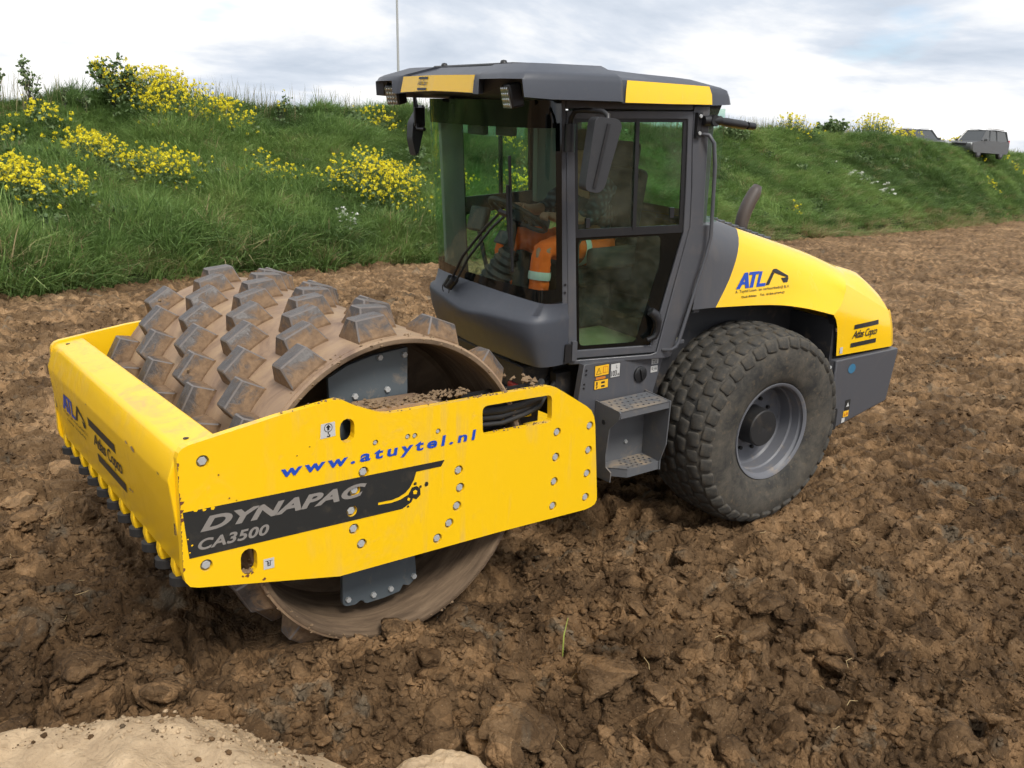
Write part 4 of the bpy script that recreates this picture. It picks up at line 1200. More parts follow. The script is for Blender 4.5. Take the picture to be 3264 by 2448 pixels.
# ---- doors (left one detailed, right one seen through the cab)
DOUT = [(.0905, 2.708), (.039, 1.383), (.0345, 1.280), (-.532, 1.274), (-.7035, 2.049), (-.6955, 2.28), (-.679, 2.54), (-.6765, 2.706)]
DIN = [(.042, 2.664), (-.018, 1.328), (-.497, 1.321), (-.666, 2.014), (-.660, 2.281), (-.650, 2.54), (-.643, 2.662)]
LOWG = rnd_poly([(-.008, 1.992), (-.527, 1.997), (-.533, 1.838), (-.400, 1.347), (-.038, 1.351)], .03)
for sy in (1, -1):
    dr_ = side_prism(MB(), DOUT, [DIN], -.004, .035, sy).build('door', 'grey_paint', roller, REAR, bevel=.004)
    # lower pane: glass with a printed black surround
    low = [(.011, 2.012), (-.0185, 1.326), (-.4985, 1.319), (-.6635, 2.010)]
    side_prism(MB(), low, [LOWG], .010, .016, sy).build('door_border', 'black_glass', dr_)
    side_prism(MB(), LOWG, [], .012, .0145, sy).build('door_glass', 'tinted_glass', dr_)
    # sliding window above
    side_prism(MB(), [(.043, 2.666), (.013, 2.005), (-.668, 2.010), (-.662, 2.281), (-.645, 2.664)], [[(.020, 2.645), (-.005, 2.052), (-.640, 2.056), (-.634, 2.3), (-.622, 2.645)]], .006, .020, sy).build('window_frame', 'black_plastic', dr_)
    side_prism(MB(), [(-.327, 2.66), (-.349, 2.66), (-.361, 2.04), (-.339, 2.04)], [], .002, .024, sy).build('window_bar', 'black_plastic', dr_)
    side_prism(MB(), [(.030, 2.65), (.0, 2.045), (-.34, 2.045), (-.33, 2.65)], [], .0165, .019, sy).build('sliding_pane', 'tinted_glass', dr_)
    side_prism(MB(), [(-.34, 2.65), (-.35, 2.045), (-.645, 2.05), (-.63, 2.65)], [], .010, .0125, sy).build('sliding_pane', 'tinted_glass', dr_)
    if sy > 0:
        h_ = MB()
        h_.tube([door_pt(-.470, 1.545, -.028), door_pt(-.500, 1.52, -.035), door_pt(-.515, 1.48, -.040), door_pt(-.517, 1.42, -.040), door_pt(-.505, 1.385, -.036), door_pt(-.46, 1.365, -.028)], [.030, .034, .026, .018, .018, .016], 8)
        h_.tube([door_pt(-.49, 1.535, .01), door_pt(-.49, 1.535, -.04)], .022, 10)
        hd = h_.build('handle', 'black_plastic', dr_, smooth=50)
        side_prism(MB(), [(-.60, 2.10), (-.575, 2.10), (-.572, 2.16), (-.60, 2.16)], [], .004, .024).build('latch', 'black_plastic', dr_)
        side_prism(MB(), [(-.05, 2.06), (-.075, 2.06), (-.075, 2.115), (-.05, 2.115)], [], .004, .024).build('latch', 'black_plastic', dr_)

# ---- roof
PLAN = [(.56, 0, 2.800), (.552, .25, 2.796), (.545, .455, 2.790), (.580, .470, 2.788), (.580, .530, 2.788), (.580, .536, 2.864), (.572, .74, 2.864), (.535, .882, 2.862), (.528, .892, 2.776), (.38, .912, 2.766), (-.060, .922, 2.758),
        (-.092, .910, 2.754), (-.105, .885, 2.748), (-.45, .882, 2.742), (-.78, .876, 2.738), (-.94, .858, 2.742), (-1.02, .79, 2.742), (-1.07, .45, 2.744), (-1.08, 0, 2.745)]
def rtop(x, y):
    a = np.interp(x, [-1.1, -.82, -.11, -.075, .5, .6], [2.826, 2.846, 2.880, 2.896, 2.90, 2.90])
    if x > .3 and abs(y) < .47: a -= .004
    return float(a)
def inset(p, k):
    c = Vector((-.25, 0)); v = Vector((p[0], p[1])) - c
    L = v.length
    return c + v * ((L - k) / L)
R0, R1, R2, R3, R4, RU = [], [], [], [], [], []
for p in PLAN:
    zt = rtop(p[0], p[1])
    R0.append((p[0], p[1], p[2]))
    q = inset(p, .012); R1.append((q.x, q.y, max(zt - .045, p[2] + .006)))
    q = inset(p, .026); R2.append((q.x, q.y, max(zt - .014, p[2] + .012)))
    q = inset(p, .060); R3.append((q.x, q.y, max(zt, p[2] + .02)))
    q = inset(p, .24); R4.append((q.x, q.y, zt + .045))
    q = inset(p, .055); RU.append((q.x, q.y, p[2] + .004))
mir = lambda r_: r_ + [(x, -y, z) for x, y, z in reversed(r_[1:-1])]
rmb = MB().loft([mir(RU), mir(R0), mir(R1), mir(R2), mir(R3), mir(R4)], close=True)
top4 = mir(R4); k = len(rmb.v); rmb.add(top4, [tuple(range(len(top4)))])
und = mir(RU); rmb.add(und, [tuple(reversed(range(len(und))))])
roof = rmb.build('roof', 'grey_plastic', roller, REAR, smooth=72)
def skin_panel(name, pts0, pts1, mat, parent, out=.005):
    mb_ = MB()
    mb_.loft([pts0, pts1])
    o = mb_.build(name, mat, parent, fixn=True)
    md_ = o.modifiers.new('solid', 'SOLIDIFY'); md_.thickness = .010; md_.offset = 1.0
    return o
# yellow front and side strips
f0 = [(.566, -.445, 2.795), (.570, -.25, 2.800), (.576, 0, 2.804), (.570, .25, 2.800), (.563, .452, 2.794)]
f1 = [(.552, -.425, 2.886), (.555, -.25, 2.888), (.561, 0, 2.890), (.555, .25, 2.888), (.552, .452, 2.886)]
fp = MB().loft([f0, f1]).build('roof_panel', 'yellow_hood', roof, fixn=False)
for nm, z0, z1, y0, y1 in (('logo_bar', .76, .92, -.19, -.075), ('logo_bar', .06, .22, -.195, -.08)):
    fnf = lambda u, v: (.5785 - .015 * v, u, 2.802 + .087 * v)
    decal_poly(nm, [[(y0, z0), (y1, z0), (y1, z1), (y0, z1)]], fnf, 'decal_black', roof)
decal_text('lettering', 'Atlas Copco', lambda u, v: (.5785 - .015 * v, u, 2.802 + .087 * v), -.20, .30, -.075, .70, 'decal_black', roof, bold=.005, shear=.3, space=.85)
for sy in (1, -1):
    s0 = [(-.122, sy * .892, 2.752), (-.45, sy * .889, 2.746), (-.775, sy * .883, 2.743)]
    s1 = [(-.132, sy * .882, 2.815), (-.45, sy * .879, 2.806), (-.778, sy * .872, 2.797)]
    s2 = [(-.150, sy * .866, 2.866), (-.45, sy * .863, 2.855), (-.768, sy * .856, 2.842)]
    MB().loft([s0, s1, s2]).build('roof_panel', 'yellow_hood', roof, smooth=60)
    # work lamps in the corner recesses
    lm = MB().box((.475, sy * .70, 2.785), (.075, .125, .125), Euler((0, R(12), R(sy * -12))).to_matrix()).build('work_lamp', 'black_plastic', roof, bevel=.012)
    ln = Euler((0, R(12), R(sy * -12))).to_matrix()
    MB().box(Vector((.475, sy * .70, 2.785)) + ln @ Vector((.039, 0, -.004)), (.006, .112, .108), ln).build('lamp_glass', 'lamp_lens', lm)
    led = MB()
    for a in range(4):
        for b_ in range(4):
            c_ = Vector((.475, sy * .70, 2.785)) + ln @ Vector((.043, -.040 + .027 * a, -.042 + .027 * b_))
            led.lathe([(.003, 0), (.002, .008), (-.002, .011)], 8, lambda a_, r_, an: tuple(c_ + ln @ Vector((a_, r_ * math.cos(an), r_ * math.sin(an)))))
    led.build('lamp_led', 'chrome', lm)
MB().box2((.02, -.52, 2.925), (.30, .42, 2.957)).build('roof_hatch', 'black_plastic', roof, bevel=.01)
for y in (-.40, .30):
    MB().lathe([(.0, .022), (.014, .016), (.018, 0)], 10, lambda a, r_, an: (.28 + r_ * math.cos(an), y + r_ * math.sin(an), 2.955 + a)).build('hatch_knob', 'black_plastic', roof, smooth=60)
# dark bracket and rear work lamp on the left rear corner
rl = MB()
rl.box2((-.72, .846, 2.56), (-.685, .868, 2.700))
rl.tube([(-.72, .88, 2.655), (-.80, .90, 2.655), (-.83, .90, 2.655)], .028, 10)
rl.tube([(-.78, .87, 2.655), (-.78, .92, 2.655)], .032, 12)
rl.tube([(-.83, .90, 2.650), (-.86, .90, 2.648), (-.875, .90, 2.646), (-1.03, .90, 2.628), (-1.04, .90, 2.627)], [.022, .024, .026, .026, .023], 14)
bl = rl.build('beacon_bracket', 'black_plastic', roof, smooth=50)
MB().tube([(-1.04, .90, 2.627), (-1.07, .90, 2.624)], .012, 8).build('beacon_pin', 'chrome', bl, smooth=60)
MB().tube([(-1.06, .90, 2.625), (-1.115, .90, 2.620)], .022, 12).build('beacon_socket', 'black_plastic', bl, smooth=60)
for z in (2.585, 2.68):
    MB().lathe([(0, 0), (0, .010), (-.006, .012)], 8, lambda a, r_, an: (-.70 + r_ * math.cos(an), .881 + a, z + r_ * math.sin(an))).build('screw', 'bolt_steel', bl)
MB().prism([(-.84, 2.745), (-.98, 2.745), (-.94, 2.66), (-.90, 2.60), (-.84, 2.60)], [], lambda u, v, d: (u, d, v), .70, .76).build('roof_strut', 'dark_chassis', roof)

# ---- mirrors
for sy, nm in ((1, 'mirror'), (-1, 'mirror')):
    mr = MB()
    if sy > 0:
        H = rnd_poly([(.180, 2.685), (.030, 2.672), (.005, 2.640), (.105, 2.325), (.145, 2.300), (.235, 2.318)], .035)
        mr.prism(H, [], lambda u, v, d: (u + (d - 1.0) * .25, d, v), .955, 1.045)
        o = mr.build('mirror', 'mirror_plastic', roller, REAR, bevel=.02, seg=3)
        MB().prism([(.105, 2.65), (.085, 2.65), (.165, 2.33), (.185, 2.33)], [], lambda u, v, d: (u + (d - 1.0) * .25, d, v), 1.04, 1.052).build('mirror_slot', 'black_plastic', o)
        MB().tube([(.10, .70, 2.49), (.10, .70, 2.64)], .030, 10).build('mirror_hinge', 'black_plastic', o, smooth=60)
        MB().tube([(.10, .69, 2.60), (.104, .715, 2.67), (.112, .76, 2.708), (.105, .84, 2.712), (.075, .95, 2.708), (.068, .985, 2.69), (.075, 1.0, 2.64), (.10, 1.01, 2.50)], .014, 10).build('mirror_arm', 'black_plastic', o, smooth=60)
    else:
        mr.prism(rnd_poly([(.245, 2.60), (.255, 2.49), (.228, 2.372), (.205, 2.40), (.160, 2.57), (.150, 2.70), (.165, 2.72)], .02), [], lambda u, v, d: (u, d, v), -1.02, -.93)
        o = mr.build('mirror', 'mirror_plastic', roller, REAR, bevel=.015, seg=3)
        MB().box2((.165, -.925, 2.575), (.245, -.90, 2.70)).build('mirror_hinge', 'black_plastic', o, bevel=.006)
        MB().tube([(.225, -.80, 2.56), (.228, -.90, 2.56), (.228, -.93, 2.68), (.226, -.94, 2.765), (.215, -.96, 2.775), (.205, -.95, 2.70)], .012, 8).build('mirror_arm', 'black_plastic', o, smooth=60)

# ---- cab interior
MB().box2((-.90, -.60, 1.262), (.16, .60, 1.285)).build('cab_floor', 'interior_floor', cab)
seat = MB()
seat.box2((-.80, -.24, 1.60), (-.34, .24, 1.72)); seat.box2((-.70, -.15, 1.285), (-.42, .15, 1.60))
seat.prism([(-.70, 1.68), (-.80, 1.68), (-.90, 2.32), (-.82, 2.34)], [], lambda u, v, d: (u, d, v), -.23, .23)
seat.prism([(-.82, 2.32), (-.90, 2.32), (-.92, 2.50), (-.85, 2.50)], [], lambda u, v, d: (u, d, v), -.13, .13)
seat.box2((-.72, .27, 1.72), (-.36, .36, 1.86))
seat.build('seat', 'seat_fabric', cab, bevel=.03, seg=3)
MB().box2((-.86, -.62, 1.285), (-.30, -.38, 1.78)).build('console', 'interior_dark', cab, bevel=.02)
st = MB()
st.tube([(.14, -.02, 1.285), (.08, -.02, 1.62)], [.10, .07], 12)
st.tube([(.09, -.02, 1.60), (.0, -.02, 2.02)], .035, 10)
st.build('steering_column', 'interior_dark', cab, smooth=50)
# rubber bellows
bp_ = []
for i in range(13):
    u = i / 12
    bp_.append((Vector((.14, -.06, 1.60)).lerp(Vector((.06, .04, 1.84)), u), (.11 - .045 * u) * (1.08 if i % 2 else .90)))
MB().tube([p for p, _ in bp_], [r_ for _, r_ in bp_], 16).build('bellows', 'black_rubber', cab, smooth=30)
cwx = Vector((-.02, .0, 2.06)); ax = Vector((-.55, 0, .83)).normalized(); e1 = Vector((0, 1, 0)); e2 = ax.cross(e1)
sw = MB()
sw.tube([cwx + (e1 * math.cos(a) + e2 * math.sin(a)) * .20 for a in np.linspace(0, 2 * math.pi, 33)], .016, 8, False)
for a in (.5, 2.6, 4.7):
    sw.tube([cwx, cwx + (e1 * math.cos(a) + e2 * math.sin(a)) * .19], .014, 6)
sw.tube([cwx - ax * .04, cwx + ax * .02], .05, 12)
sw.build('steering_wheel', 'interior_dark', cab, smooth=60)
MB().box((.14, -.22, 2.02), (.05, .16, .16), Euler((0, R(-18), R(10))).to_matrix()).build('display', 'interior_dark', cab, bevel=.015)
MB().tube([(.14, -.22, 1.95), (.12, -.15, 1.70)], .015, 8).build('display_arm', 'interior_dark', cab)
MB().box((.11, .03, 1.93), (.02, .14, .09), Euler((0, R(-35), 0)).to_matrix()).build('gauge_panel', 'interior_dark', cab, bevel=.008)
MB().tube([(-.06, .58, 1.285), (-.055, .59, 1.95), (-.075, .595, 1.985), (-.10, .60, 1.99), (-.50, .70, 2.0)], .016, 8).build('grab_rail', 'grey_steel', cab, smooth=60)
MB().box2((.16, -.26, 2.55), (.20, -.06, 2.70)).build('sun_visor', 'interior_dark', cab, bevel=.01)
MB().box2((.10, -.02, 2.55), (.14, .17, 2.69)).build('inner_mirror', 'interior_dark', cab, bevel=.01)

MB().prism([(.03, 1.64), (.185, 1.64), (.225, 2.74), (.06, 2.74)], [], lambda u, v, d: (u, -d, v), .575, .612).build('pillar_trim', 'interior_trim', cab, bevel=.012)
MB().prism([(-.57, 2.05), (-.74, 2.05), (-.73, 2.74), (-.57, 2.74)], [], lambda u, v, d: (u, -d, v), .60, .66).build('pillar_trim', 'interior_trim', cab, bevel=.012)
for sy in (-1,):
    side_prism(MB(), [(.02, 2.115), (-.66, 2.115), (-.66, 2.045), (.02, 2.045)], [], .03, .05, sy).build('cross_bar', 'interior_dark', cab)
# ---- hood
def hs(c, pts):
    return [(c[0], 0, c[1])] + pts
H0 = [(-1.06, 0, 2.085), (-1.05, .50, 2.075), (-1.02, .62, 2.045), (-.99, .69, 1.93), (-.95, .71, 1.75), (-.90, .722, 1.483)]
H1 = [(-1.40, 0, 1.972), (-1.395, .50, 1.962), (-1.36, .62, 1.930), (-1.30, .692, 1.82), (-1.22, .715, 1.65), (-1.10, .730, 1.477)]
H2 = [(-1.80, 0, 1.852), (-1.77, .52, 1.846), (-1.73, .665, 1.790), (-1.69, .735, 1.69), (-1.65, .765, 1.57), (-1.57, .780, 1.449)]
H3 = [(-2.16, 0, 1.732), (-2.12, .57, 1.730), (-2.04, .745, 1.655), (-1.96, .815, 1.56), (-1.90, .845, 1.48), (-1.81, .860, 1.416)]
H4 = [(-2.48, 0, 1.620), (-2.40, .64, 1.610), (-2.24, .855, 1.535), (-2.19, .892, 1.46), (-2.13, .915, 1.40), (-2.05, .930, 1.352)]
H5 = [(-2.80, 0, 1.440), (-2.69, .71, 1.450), (-2.74, .885, 1.290), (-2.755, .91, 1.22), (-2.762, .92, 1.12), (-2.770, .930, 1.022)]
L4 = [(-2.05, .930, 1.352), (-2.085, .930, 1.310), (-2.108, .930, 1.255), (-2.118, .930, 1.20), (-2.130, .930, 1.10), (-2.138, .930, 1.040)]
hood = None
def hood_mesh(rows, fan=None, rear=None):
    v = []; f = []
    for sy in (1, -1):
        k = len(v)
        n = len(rows[0])
        for r_ in rows: v += [(x, sy * y, z) for x, y, z in r_]
        for i in range(len(rows) - 1):
            for j in range(n - 1):
                q = (k + i * n + j, k + i * n + j + 1, k + (i + 1) * n + j + 1, k + (i + 1) * n + j)
                f.append(q if sy > 0 else tuple(reversed(q)))
    return MB().add(v, f)
def refine(rows, m=4):
    """Catmull-Rom between the stations"""
    P = [np.array(r_) for r_ in rows]
    res = []
    for i in range(len(P) - 1):
        p0, p1, p2, p3 = P[max(i - 1, 0)], P[i], P[i + 1], P[min(i + 2, len(P) - 1)]
        for j in range(m):
            u = j / m
            res.append(0.5 * (2 * p1 + (p2 - p0) * u + (2 * p0 - 5 * p1 + 4 * p2 - p3) * u * u + (3 * p1 - p0 - 3 * p2 + p3) * u ** 3))
    res.append(P[-1])
    return [[tuple(q) for q in r_] for r_ in res]
def refine_cross(rows, m=3):
    return [[tuple(q) for q in np.array(refine([[p] for p in r_], m)).reshape(-1, 3)] for r_ in rows]
front = refine_cross(refine([H0, H1], 4))
body = refine_cross(refine([H1, H2, H3, H4], 5))
hm = hood_mesh(body)
hood = hm.build('hood', 'yellow_hood', roller, REAR, smooth=60, fixn=False)
fr_ = hood_mesh(front).build('hood_collar', 'grey_paint', hood, smooth=60, fixn=False)
# rear slope (from the crest of the fender back) and rear corner panel
tailrows = refine_cross([H4[:3], [((a[0] + b_[0]) / 2 - .02 * k_, (a[1] + b_[1]) / 2 + .02 * k_, (a[2] + b_[2]) / 2 + .03 * k_) for a, b_, k_ in zip(H4[:3], H5[:3], (1, 1, 0))], H5[:3]])
tail = hood_mesh(refine(tailrows, 3)).build('hood_tail', 'yellow_hood', hood, smooth=40, fixn=False)
pm = MB()
for sy in (1, -1):
    A_ = [H4[2], H4[3], H4[4], H4[5]] + L4[1:]
    B_ = [H5[2]] + [tuple(np.array(H5[2]) * (1 - u) + np.array(H5[5]) * u + np.array([0, .012, 0]) * math.sin(math.pi * u)) for u in np.linspace(0, 1, len(A_))[1:]]
    rows_ = []
    for u in np.linspace(0, 1, 7):
        rows_.append([(a[0] * (1 - u) + b_[0] * u, sy * (a[1] * (1 - u) + b_[1] * u), a[2] * (1 - u) + b_[2] * u) for a, b_ in zip(A_, B_)])
    pm.loft(rows_)
    # wrap the rear corner and back face
    C_ = [(b_[0] - .075, b_[1] - .10, b_[2] - .005) for b_ in B_]
    D_ = [(-2.885, .45, b_[2] - .01) for b_ in B_]
    E_ = [(-2.90, 0, b_[2] - .01) for b_ in B_]
    mid = [((a[0] + c_[0]) / 2 - .022, (a[1] + c_[1]) / 2 + .022, (a[2] + c_[2]) / 2) for a, c_ in zip(B_, C_)]
    pm.loft([[(x, sy * y, z) for x, y, z in r_] for r_ in (B_, mid, C_, D_, E_)])
    pm.loft([[(x, sy * y, z) for x, y, z in r_] for r_ in ([H5[2], H5[1], H5[0]], [C_[0], (-2.84, .5, 1.33), (-2.90, 0, 1.33)], [C_[0], D_[0], E_[0]])])
corner = pm.build('hood_corner', 'yellow_hood', hood, smooth=35)
# lip along the wheel arch
for sy in (1, -1):
    lip = [(x, sy * (y - .012), z - .006) for x, y, z in [H1[5], ((H1[5][0] + H2[5][0]) / 2, .757, 1.468), H2[5], H3[5], H4[5]] + L4[1:]]
    MB().loft([lip, [(x, sy * (abs(y) - .05), z + .0) for x, y, z in lip]]).build('arch_lip', 'black_plastic', hood)
# decals follow the curved side
dgm = bpy.context.evaluated_depsgraph_get()
BV = BVHTree.FromPolygons(hm.v, hm.f)
BV2 = BVHTree.FromPolygons([tuple(v) for v in pm.v], pm.f)
def onhood(off, tree):
    def fn(u, v):
        h_ = tree.ray_cast(Vector((u, 3, v)), Vector((0, -1, 0)))
        y = h_[0].y if h_[0] is not None else .8
        return (u, y + off, v)
    return fn
atl_logo(onhood(.004, BV), -1.27, 1.58, -1.735, 1.682, hood)
fnr = onhood(.0045, BV2)
for z0, z1, s in ((1.215, 1.247, 0.0), (1.082, 1.114, .02)):
    n_ = 8
    st_ = []
    for i in range(n_):
        a, b_ = -2.300 - .29 * i / n_ + s, -2.300 - .29 * (i + 1) / n_ + s
        st_.append([(a, z0), (b_, z0), (b_, z1), (a, z1)])
    decal_poly('logo_bar', st_, fnr, 'decal_black', hood)
decal_text('lettering', 'Atlas Copco', fnr, -2.285, 1.128, -2.575, 1.202, 'decal_black', hood, bold=0.012, shear=0.35, space=.85)
decal_poly('lock_plate', [[(-2.165, 1.052), (-2.195, 1.052), (-2.195, 1.10), (-2.165, 1.10)]], fnr, 'sticker_white', hood)
# raised grille on the hood's spine
gl = MB()
for i in range(9):
    x = -1.45 - .07 * i
    gl.box2((x - .05, -.30, 1.95 - .022 * i - .03), (x, .30, 1.985 - .022 * i))
gl.build('hood_grille', 'grey_plastic', hood, bevel=.006)
# exhaust
ex = MB()
exp_ = [(-1.94, .10, 1.76), (-1.945, .10, 1.88), (-1.96, .10, 1.94), (-1.985, .10, 2.0), (-2.02, .10, 2.06), (-2.05, .10, 2.10), (-2.065, .10, 2.125), (-2.085, .10, 2.16)]
ex.tube(exp_, [.048, .048, .050, .051, .051, .050, .046, .032], 16, False)
exo = ex.build('exhaust_pipe', 'exhaust_steel', roller, REAR, smooth=60)
md_ = exo.modifiers.new('solid', 'SOLIDIFY'); md_.thickness = .006

# ---- counterweight
paint('badge_blue', (0.04, 0.17, 0.30), 0.4, 0.3, 0.2)
CW = [(-2.125, 1.010), (-2.835, 1.004), (-2.840, .98), (-2.780, .605), (-2.755, .590), (-2.15, .475), (-2.125, .480)]
cwm = MB()
cwm.prism(CW, [], lambda u, v, d: (u, d, v), -.950, .950)
cw = cwm.build('counterweight', 'grey_paint', roller, REAR, bevel=.014)
fc = lambda off: (lambda u, v: (u, .950 + off, v))
decal_poly('plate_badge', [ellipse(-2.305, .925, .042, .036, 18)], fc(.003), 'badge_blue', cw)
decal_poly('sticker', [[(-2.285, .605), (-2.34, .605), (-2.34, .685), (-2.285, .685)]], fc(.003), 'decal_black', cw)
decal_poly('sticker_mark', [[(-2.296, .632), (-2.330, .632), (-2.313, .668)]], fc(.0045), 'sticker_white', cw)
decal_poly('sticker', [[(-2.275, .553), (-2.335, .553), (-2.335, .600), (-2.275, .600)]], fc(.003), 'sticker_yellow', cw)
decal_poly('sticker_mark', [[(-2.282, .562), (-2.304, .562), (-2.293, .588)], [(-2.309, .564), (-2.328, .564), (-2.328, .586), (-2.309, .586)]], fc(.0045), 'sticker_orange', cw)
decal_poly('sticker', [[(-2.265, .510), (-2.300, .514), (-2.300, .548), (-2.265, .548)]], fc(.003), 'sticker_white', cw)
slot = MB().prism(stadium(-2.185, .555, .020, .085, 6), [], lambda u, v, d: (u, d, v), .9525, .93).build('slot', 'black_rubber', cw)
MB().prism(rnd_poly([(-2.06, 1.00), (-2.125, 1.00), (-2.125, .93), (-2.06, .93)], .01), [], lambda u, v, d: (u, d, v), .90, .93).build('lug', 'dark_chassis', cw)
MB().lathe([(0, 0), (.0, .010), (-.008, .012)], 8, lambda a, r_, an: (-2.085 + r_ * math.cos(an), .938 + a, .965 + r_ * math.sin(an))).build('bolt', 'bolt_steel', cw)

# ---- chassis
ch = MB()
ch.box2((-2.12, -.52, .55), (-.62, .52, 1.42))
ch.box2((-.95, -.45, .52), (.0, .45, 1.22))
ch.box2((-2.13, -.90, .50), (-2.10, .90, 1.30))
ch.build('chassis', 'dark_chassis', roller, REAR)
SP = [(-.018, 1.258), (.016, 1.052), (.02, .98), (.0, .56), (-.50, .56), (-.545, .90), (-.578, .985), (-.648, 1.215), (-.64, 1.235)]
pan = MB().prism(SP, [], lambda u, v, d: (u, d, v), .752, .70).build('side_panel', 'grey_paint', roller, REAR, bevel=.004)
pf = lambda off: (lambda u, v: (u, .752 + off, v))
def sticker(x0, z0, x1, z1, mat, sk=.0, edge=True):
    if edge:
        e = .004
        decal_poly('sticker_edge', [[(x0 + e, z0 - e), (x1 - e, z0 - e), (x1 - e, z1 + e), (x0 + e, z1 + e)]], pf(.0015), 'decal_black', pan)
    decal_poly('sticker', [[(x0, z0), (x1, z0), (x1, z1), (x0, z1)]], pf(.003), mat, pan)
sticker(-.100, 1.172, -.205, 1.236, 'sticker_yellow')
decal_poly('sticker_mark', [[(-.108, 1.182), (-.150, 1.182), (-.129, 1.225)]], pf(.004), 'decal_black', pan)
decal_poly('sticker_mark', [[(-.113, 1.185), (-.145, 1.185), (-.129, 1.219)]], pf(.005), 'sticker_yellow', pan)
decal_poly('sticker_mark', [[(-.1275, 1.210), (-.1305, 1.210), (-.130, 1.196), (-.128, 1.196)], [(-.1275, 1.192), (-.1305, 1.192), (-.1305, 1.188), (-.1275, 1.188)]], pf(.006), 'decal_black', pan)
decal_poly('sticker_mark', [[(-.160, 1.185), (-.198, 1.185), (-.198, 1.226), (-.160, 1.226)]], pf(.004), 'sticker_orange', pan)
decal_poly('sticker_mark', [[(-.164, 1.189), (-.178, 1.189), (-.178, 1.222), (-.164, 1.222)], [(-.180, 1.189), (-.194, 1.189), (-.194, 1.222), (-.180, 1.222)]], pf(.005), 'sticker_yellow', pan)
sticker(-.108, 1.148, -.182, 1.164, 'sticker_orange', edge=False)
sticker(-.100, 1.088, -.203, 1.142, 'sticker_yellow')
decal_poly('sticker_mark', [[(-.112, 1.112), (-.122, 1.112), (-.122, 1.136), (-.112, 1.136)], [(-.110, 1.094), (-.120, 1.094), (-.124, 1.106), (-.114, 1.108)], [(-.150, 1.120), (-.178, 1.120), (-.178, 1.132), (-.150, 1.132)], [(-.150, 1.096), (-.178, 1.096), (-.178, 1.108), (-.150, 1.108)]], pf(.004), 'decal_black', pan)
sticker(-.222, 1.145, -.292, 1.230, 'sticker_white')
decal_text('lettering', '103', pf(.0045), -.226, 1.152, -.268, 1.188, 'decal_black', pan, bold=.02)
decal_text('lettering', 'dB', pf(.0045), -.271, 1.152, -.289, 1.166, 'decal_black', pan, bold=.01)
decal_text('lettering', 'L', pf(.0045), -.262, 1.200, -.272, 1.222, 'decal_black', pan, bold=.0)
sticker(-.548, 1.178, -.605, 1.214, 'sticker_white', edge=False)
decal_poly('sticker_mark', [[(-.560, 1.184), (-.590, 1.184), (-.590, 1.187), (-.560, 1.187)], [(-.560, 1.202), (-.590, 1.202), (-.590, 1.205), (-.560, 1.205)], [(-.560, 1.184), (-.563, 1.184), (-.563, 1.205), (-.560, 1.205)], [(-.587, 1.184), (-.590, 1.184), (-.590, 1.205), (-.587, 1.205)], [(-.558, 1.208), (-.562, 1.208), (-.594, 1.182), (-.590, 1.182)]], pf(.0045), 'decal_black', pan)
sticker(-.545, 1.125, -.602, 1.168, 'sticker_white', edge=False)
decal_text('lettering', '24V', pf(.0045), -.566, 1.136, -.597, 1.155, 'decal_black', pan, bold=.01)
decal_poly('sticker_mark', [[(-.553, 1.162), (-.558, 1.162), (-.556, 1.150), (-.562, 1.150), (-.555, 1.130), (-.556, 1.144), (-.551, 1.144)]], pf(.0045), 'decal_black', pan)
MB().lathe([(.0, 0), (.0, .045), (-.004, .050), (-.03, .050)], 20, lambda a, r_, an: (-.458 + r_ * math.cos(an), .768 + a, 1.130 + r_ * math.sin(an))).build('battery_switch', 'black_plastic', pan, smooth=40)
MB().box((-.458, .772, 1.130), (.012, .014, .075), Euler((0, R(15), 0)).to_matrix()).build('switch_grip', 'black_plastic', pan, bevel=.003)
for x, z in ((-.035, 1.220), (-.033, 1.195), (-.022, 1.135), (-.020, 1.110)):
    MB().lathe([(.0, 0), (.0, .006), (-.006, .007)], 8, lambda a, r_, an: (x + r_ * math.cos(an), .757 + a, z + r_ * math.sin(an))).build('screw', 'black_plastic', pan)
# step unit
ste = MB()
side1 = [(.755, 1.018), (.985, 1.014), (.995, 1.004), (.985, .965), (.90, .88), (.875, .70), (.88, .62), (.93, .60), (.925, .535), (.77, .52), (.752, .56)]
ste.prism(side1, [], lambda u, v, d: (d, u, v), -.120, -.112)
ste.prism([(.755, 1.018), (.995, 1.014), (.995, .99), (.98, .72), (.935, .60), (.935, .535), (.77, .52)], [], lambda u, v, d: (d, u, v), -.512, -.504)
ste.box2((-.505, .757, .53), (-.119, .763, 1.0))
def tread(x0, x1, y0, y1, z, hole_rows, hole_cols):
    outer = [(x0, y0), (x1, y0), (x1, y1), (x0, y1)]
    holes = []
    for r_ in range(hole_rows):
        for c_ in range(hole_cols):
            cx = x0 + (c_ + .7 + .5 * (r_ % 2)) * (x1 - x0) / (hole_cols + .9); cy = y0 + (r_ + .8) * (y1 - y0) / (hole_rows + .6)
            holes.append(list(reversed(ellipse(cx, cy, .0095, .0095, 8))))
    ste.prism(outer, holes, lambda u, v, d: (u, v, d), z, z - .006)
tread(-.504, -.122, .775, .990, 1.012, 4, 8)
ste.box2((-.504, .984, .968), (-.122, .990, 1.0115))
tread(-.504, -.250, .765, .925, .590, 4, 6)
ste.prism([(-.12, .765), (-.12, .80), (-.25, .925), (-.25, .765)], [], lambda u, v, d: (u, v, d), .590, .584)
ste.box2((-.504, .919, .535), (-.250, .9255, .5895))
ste.prism([(-.12, .80), (-.25, .925), (-.255, .920), (-.125, .795)], [], lambda u, v, d: (u, v, d), .590, .535)
step = ste.build('step', 'grey_steel', roller, REAR)
MB().prism(ellipse(.845, .905, .016, .016, 12), [], lambda u, v, d: (d, u, v), -.108, -.113).build('step_hole', 'black_rubber', step)
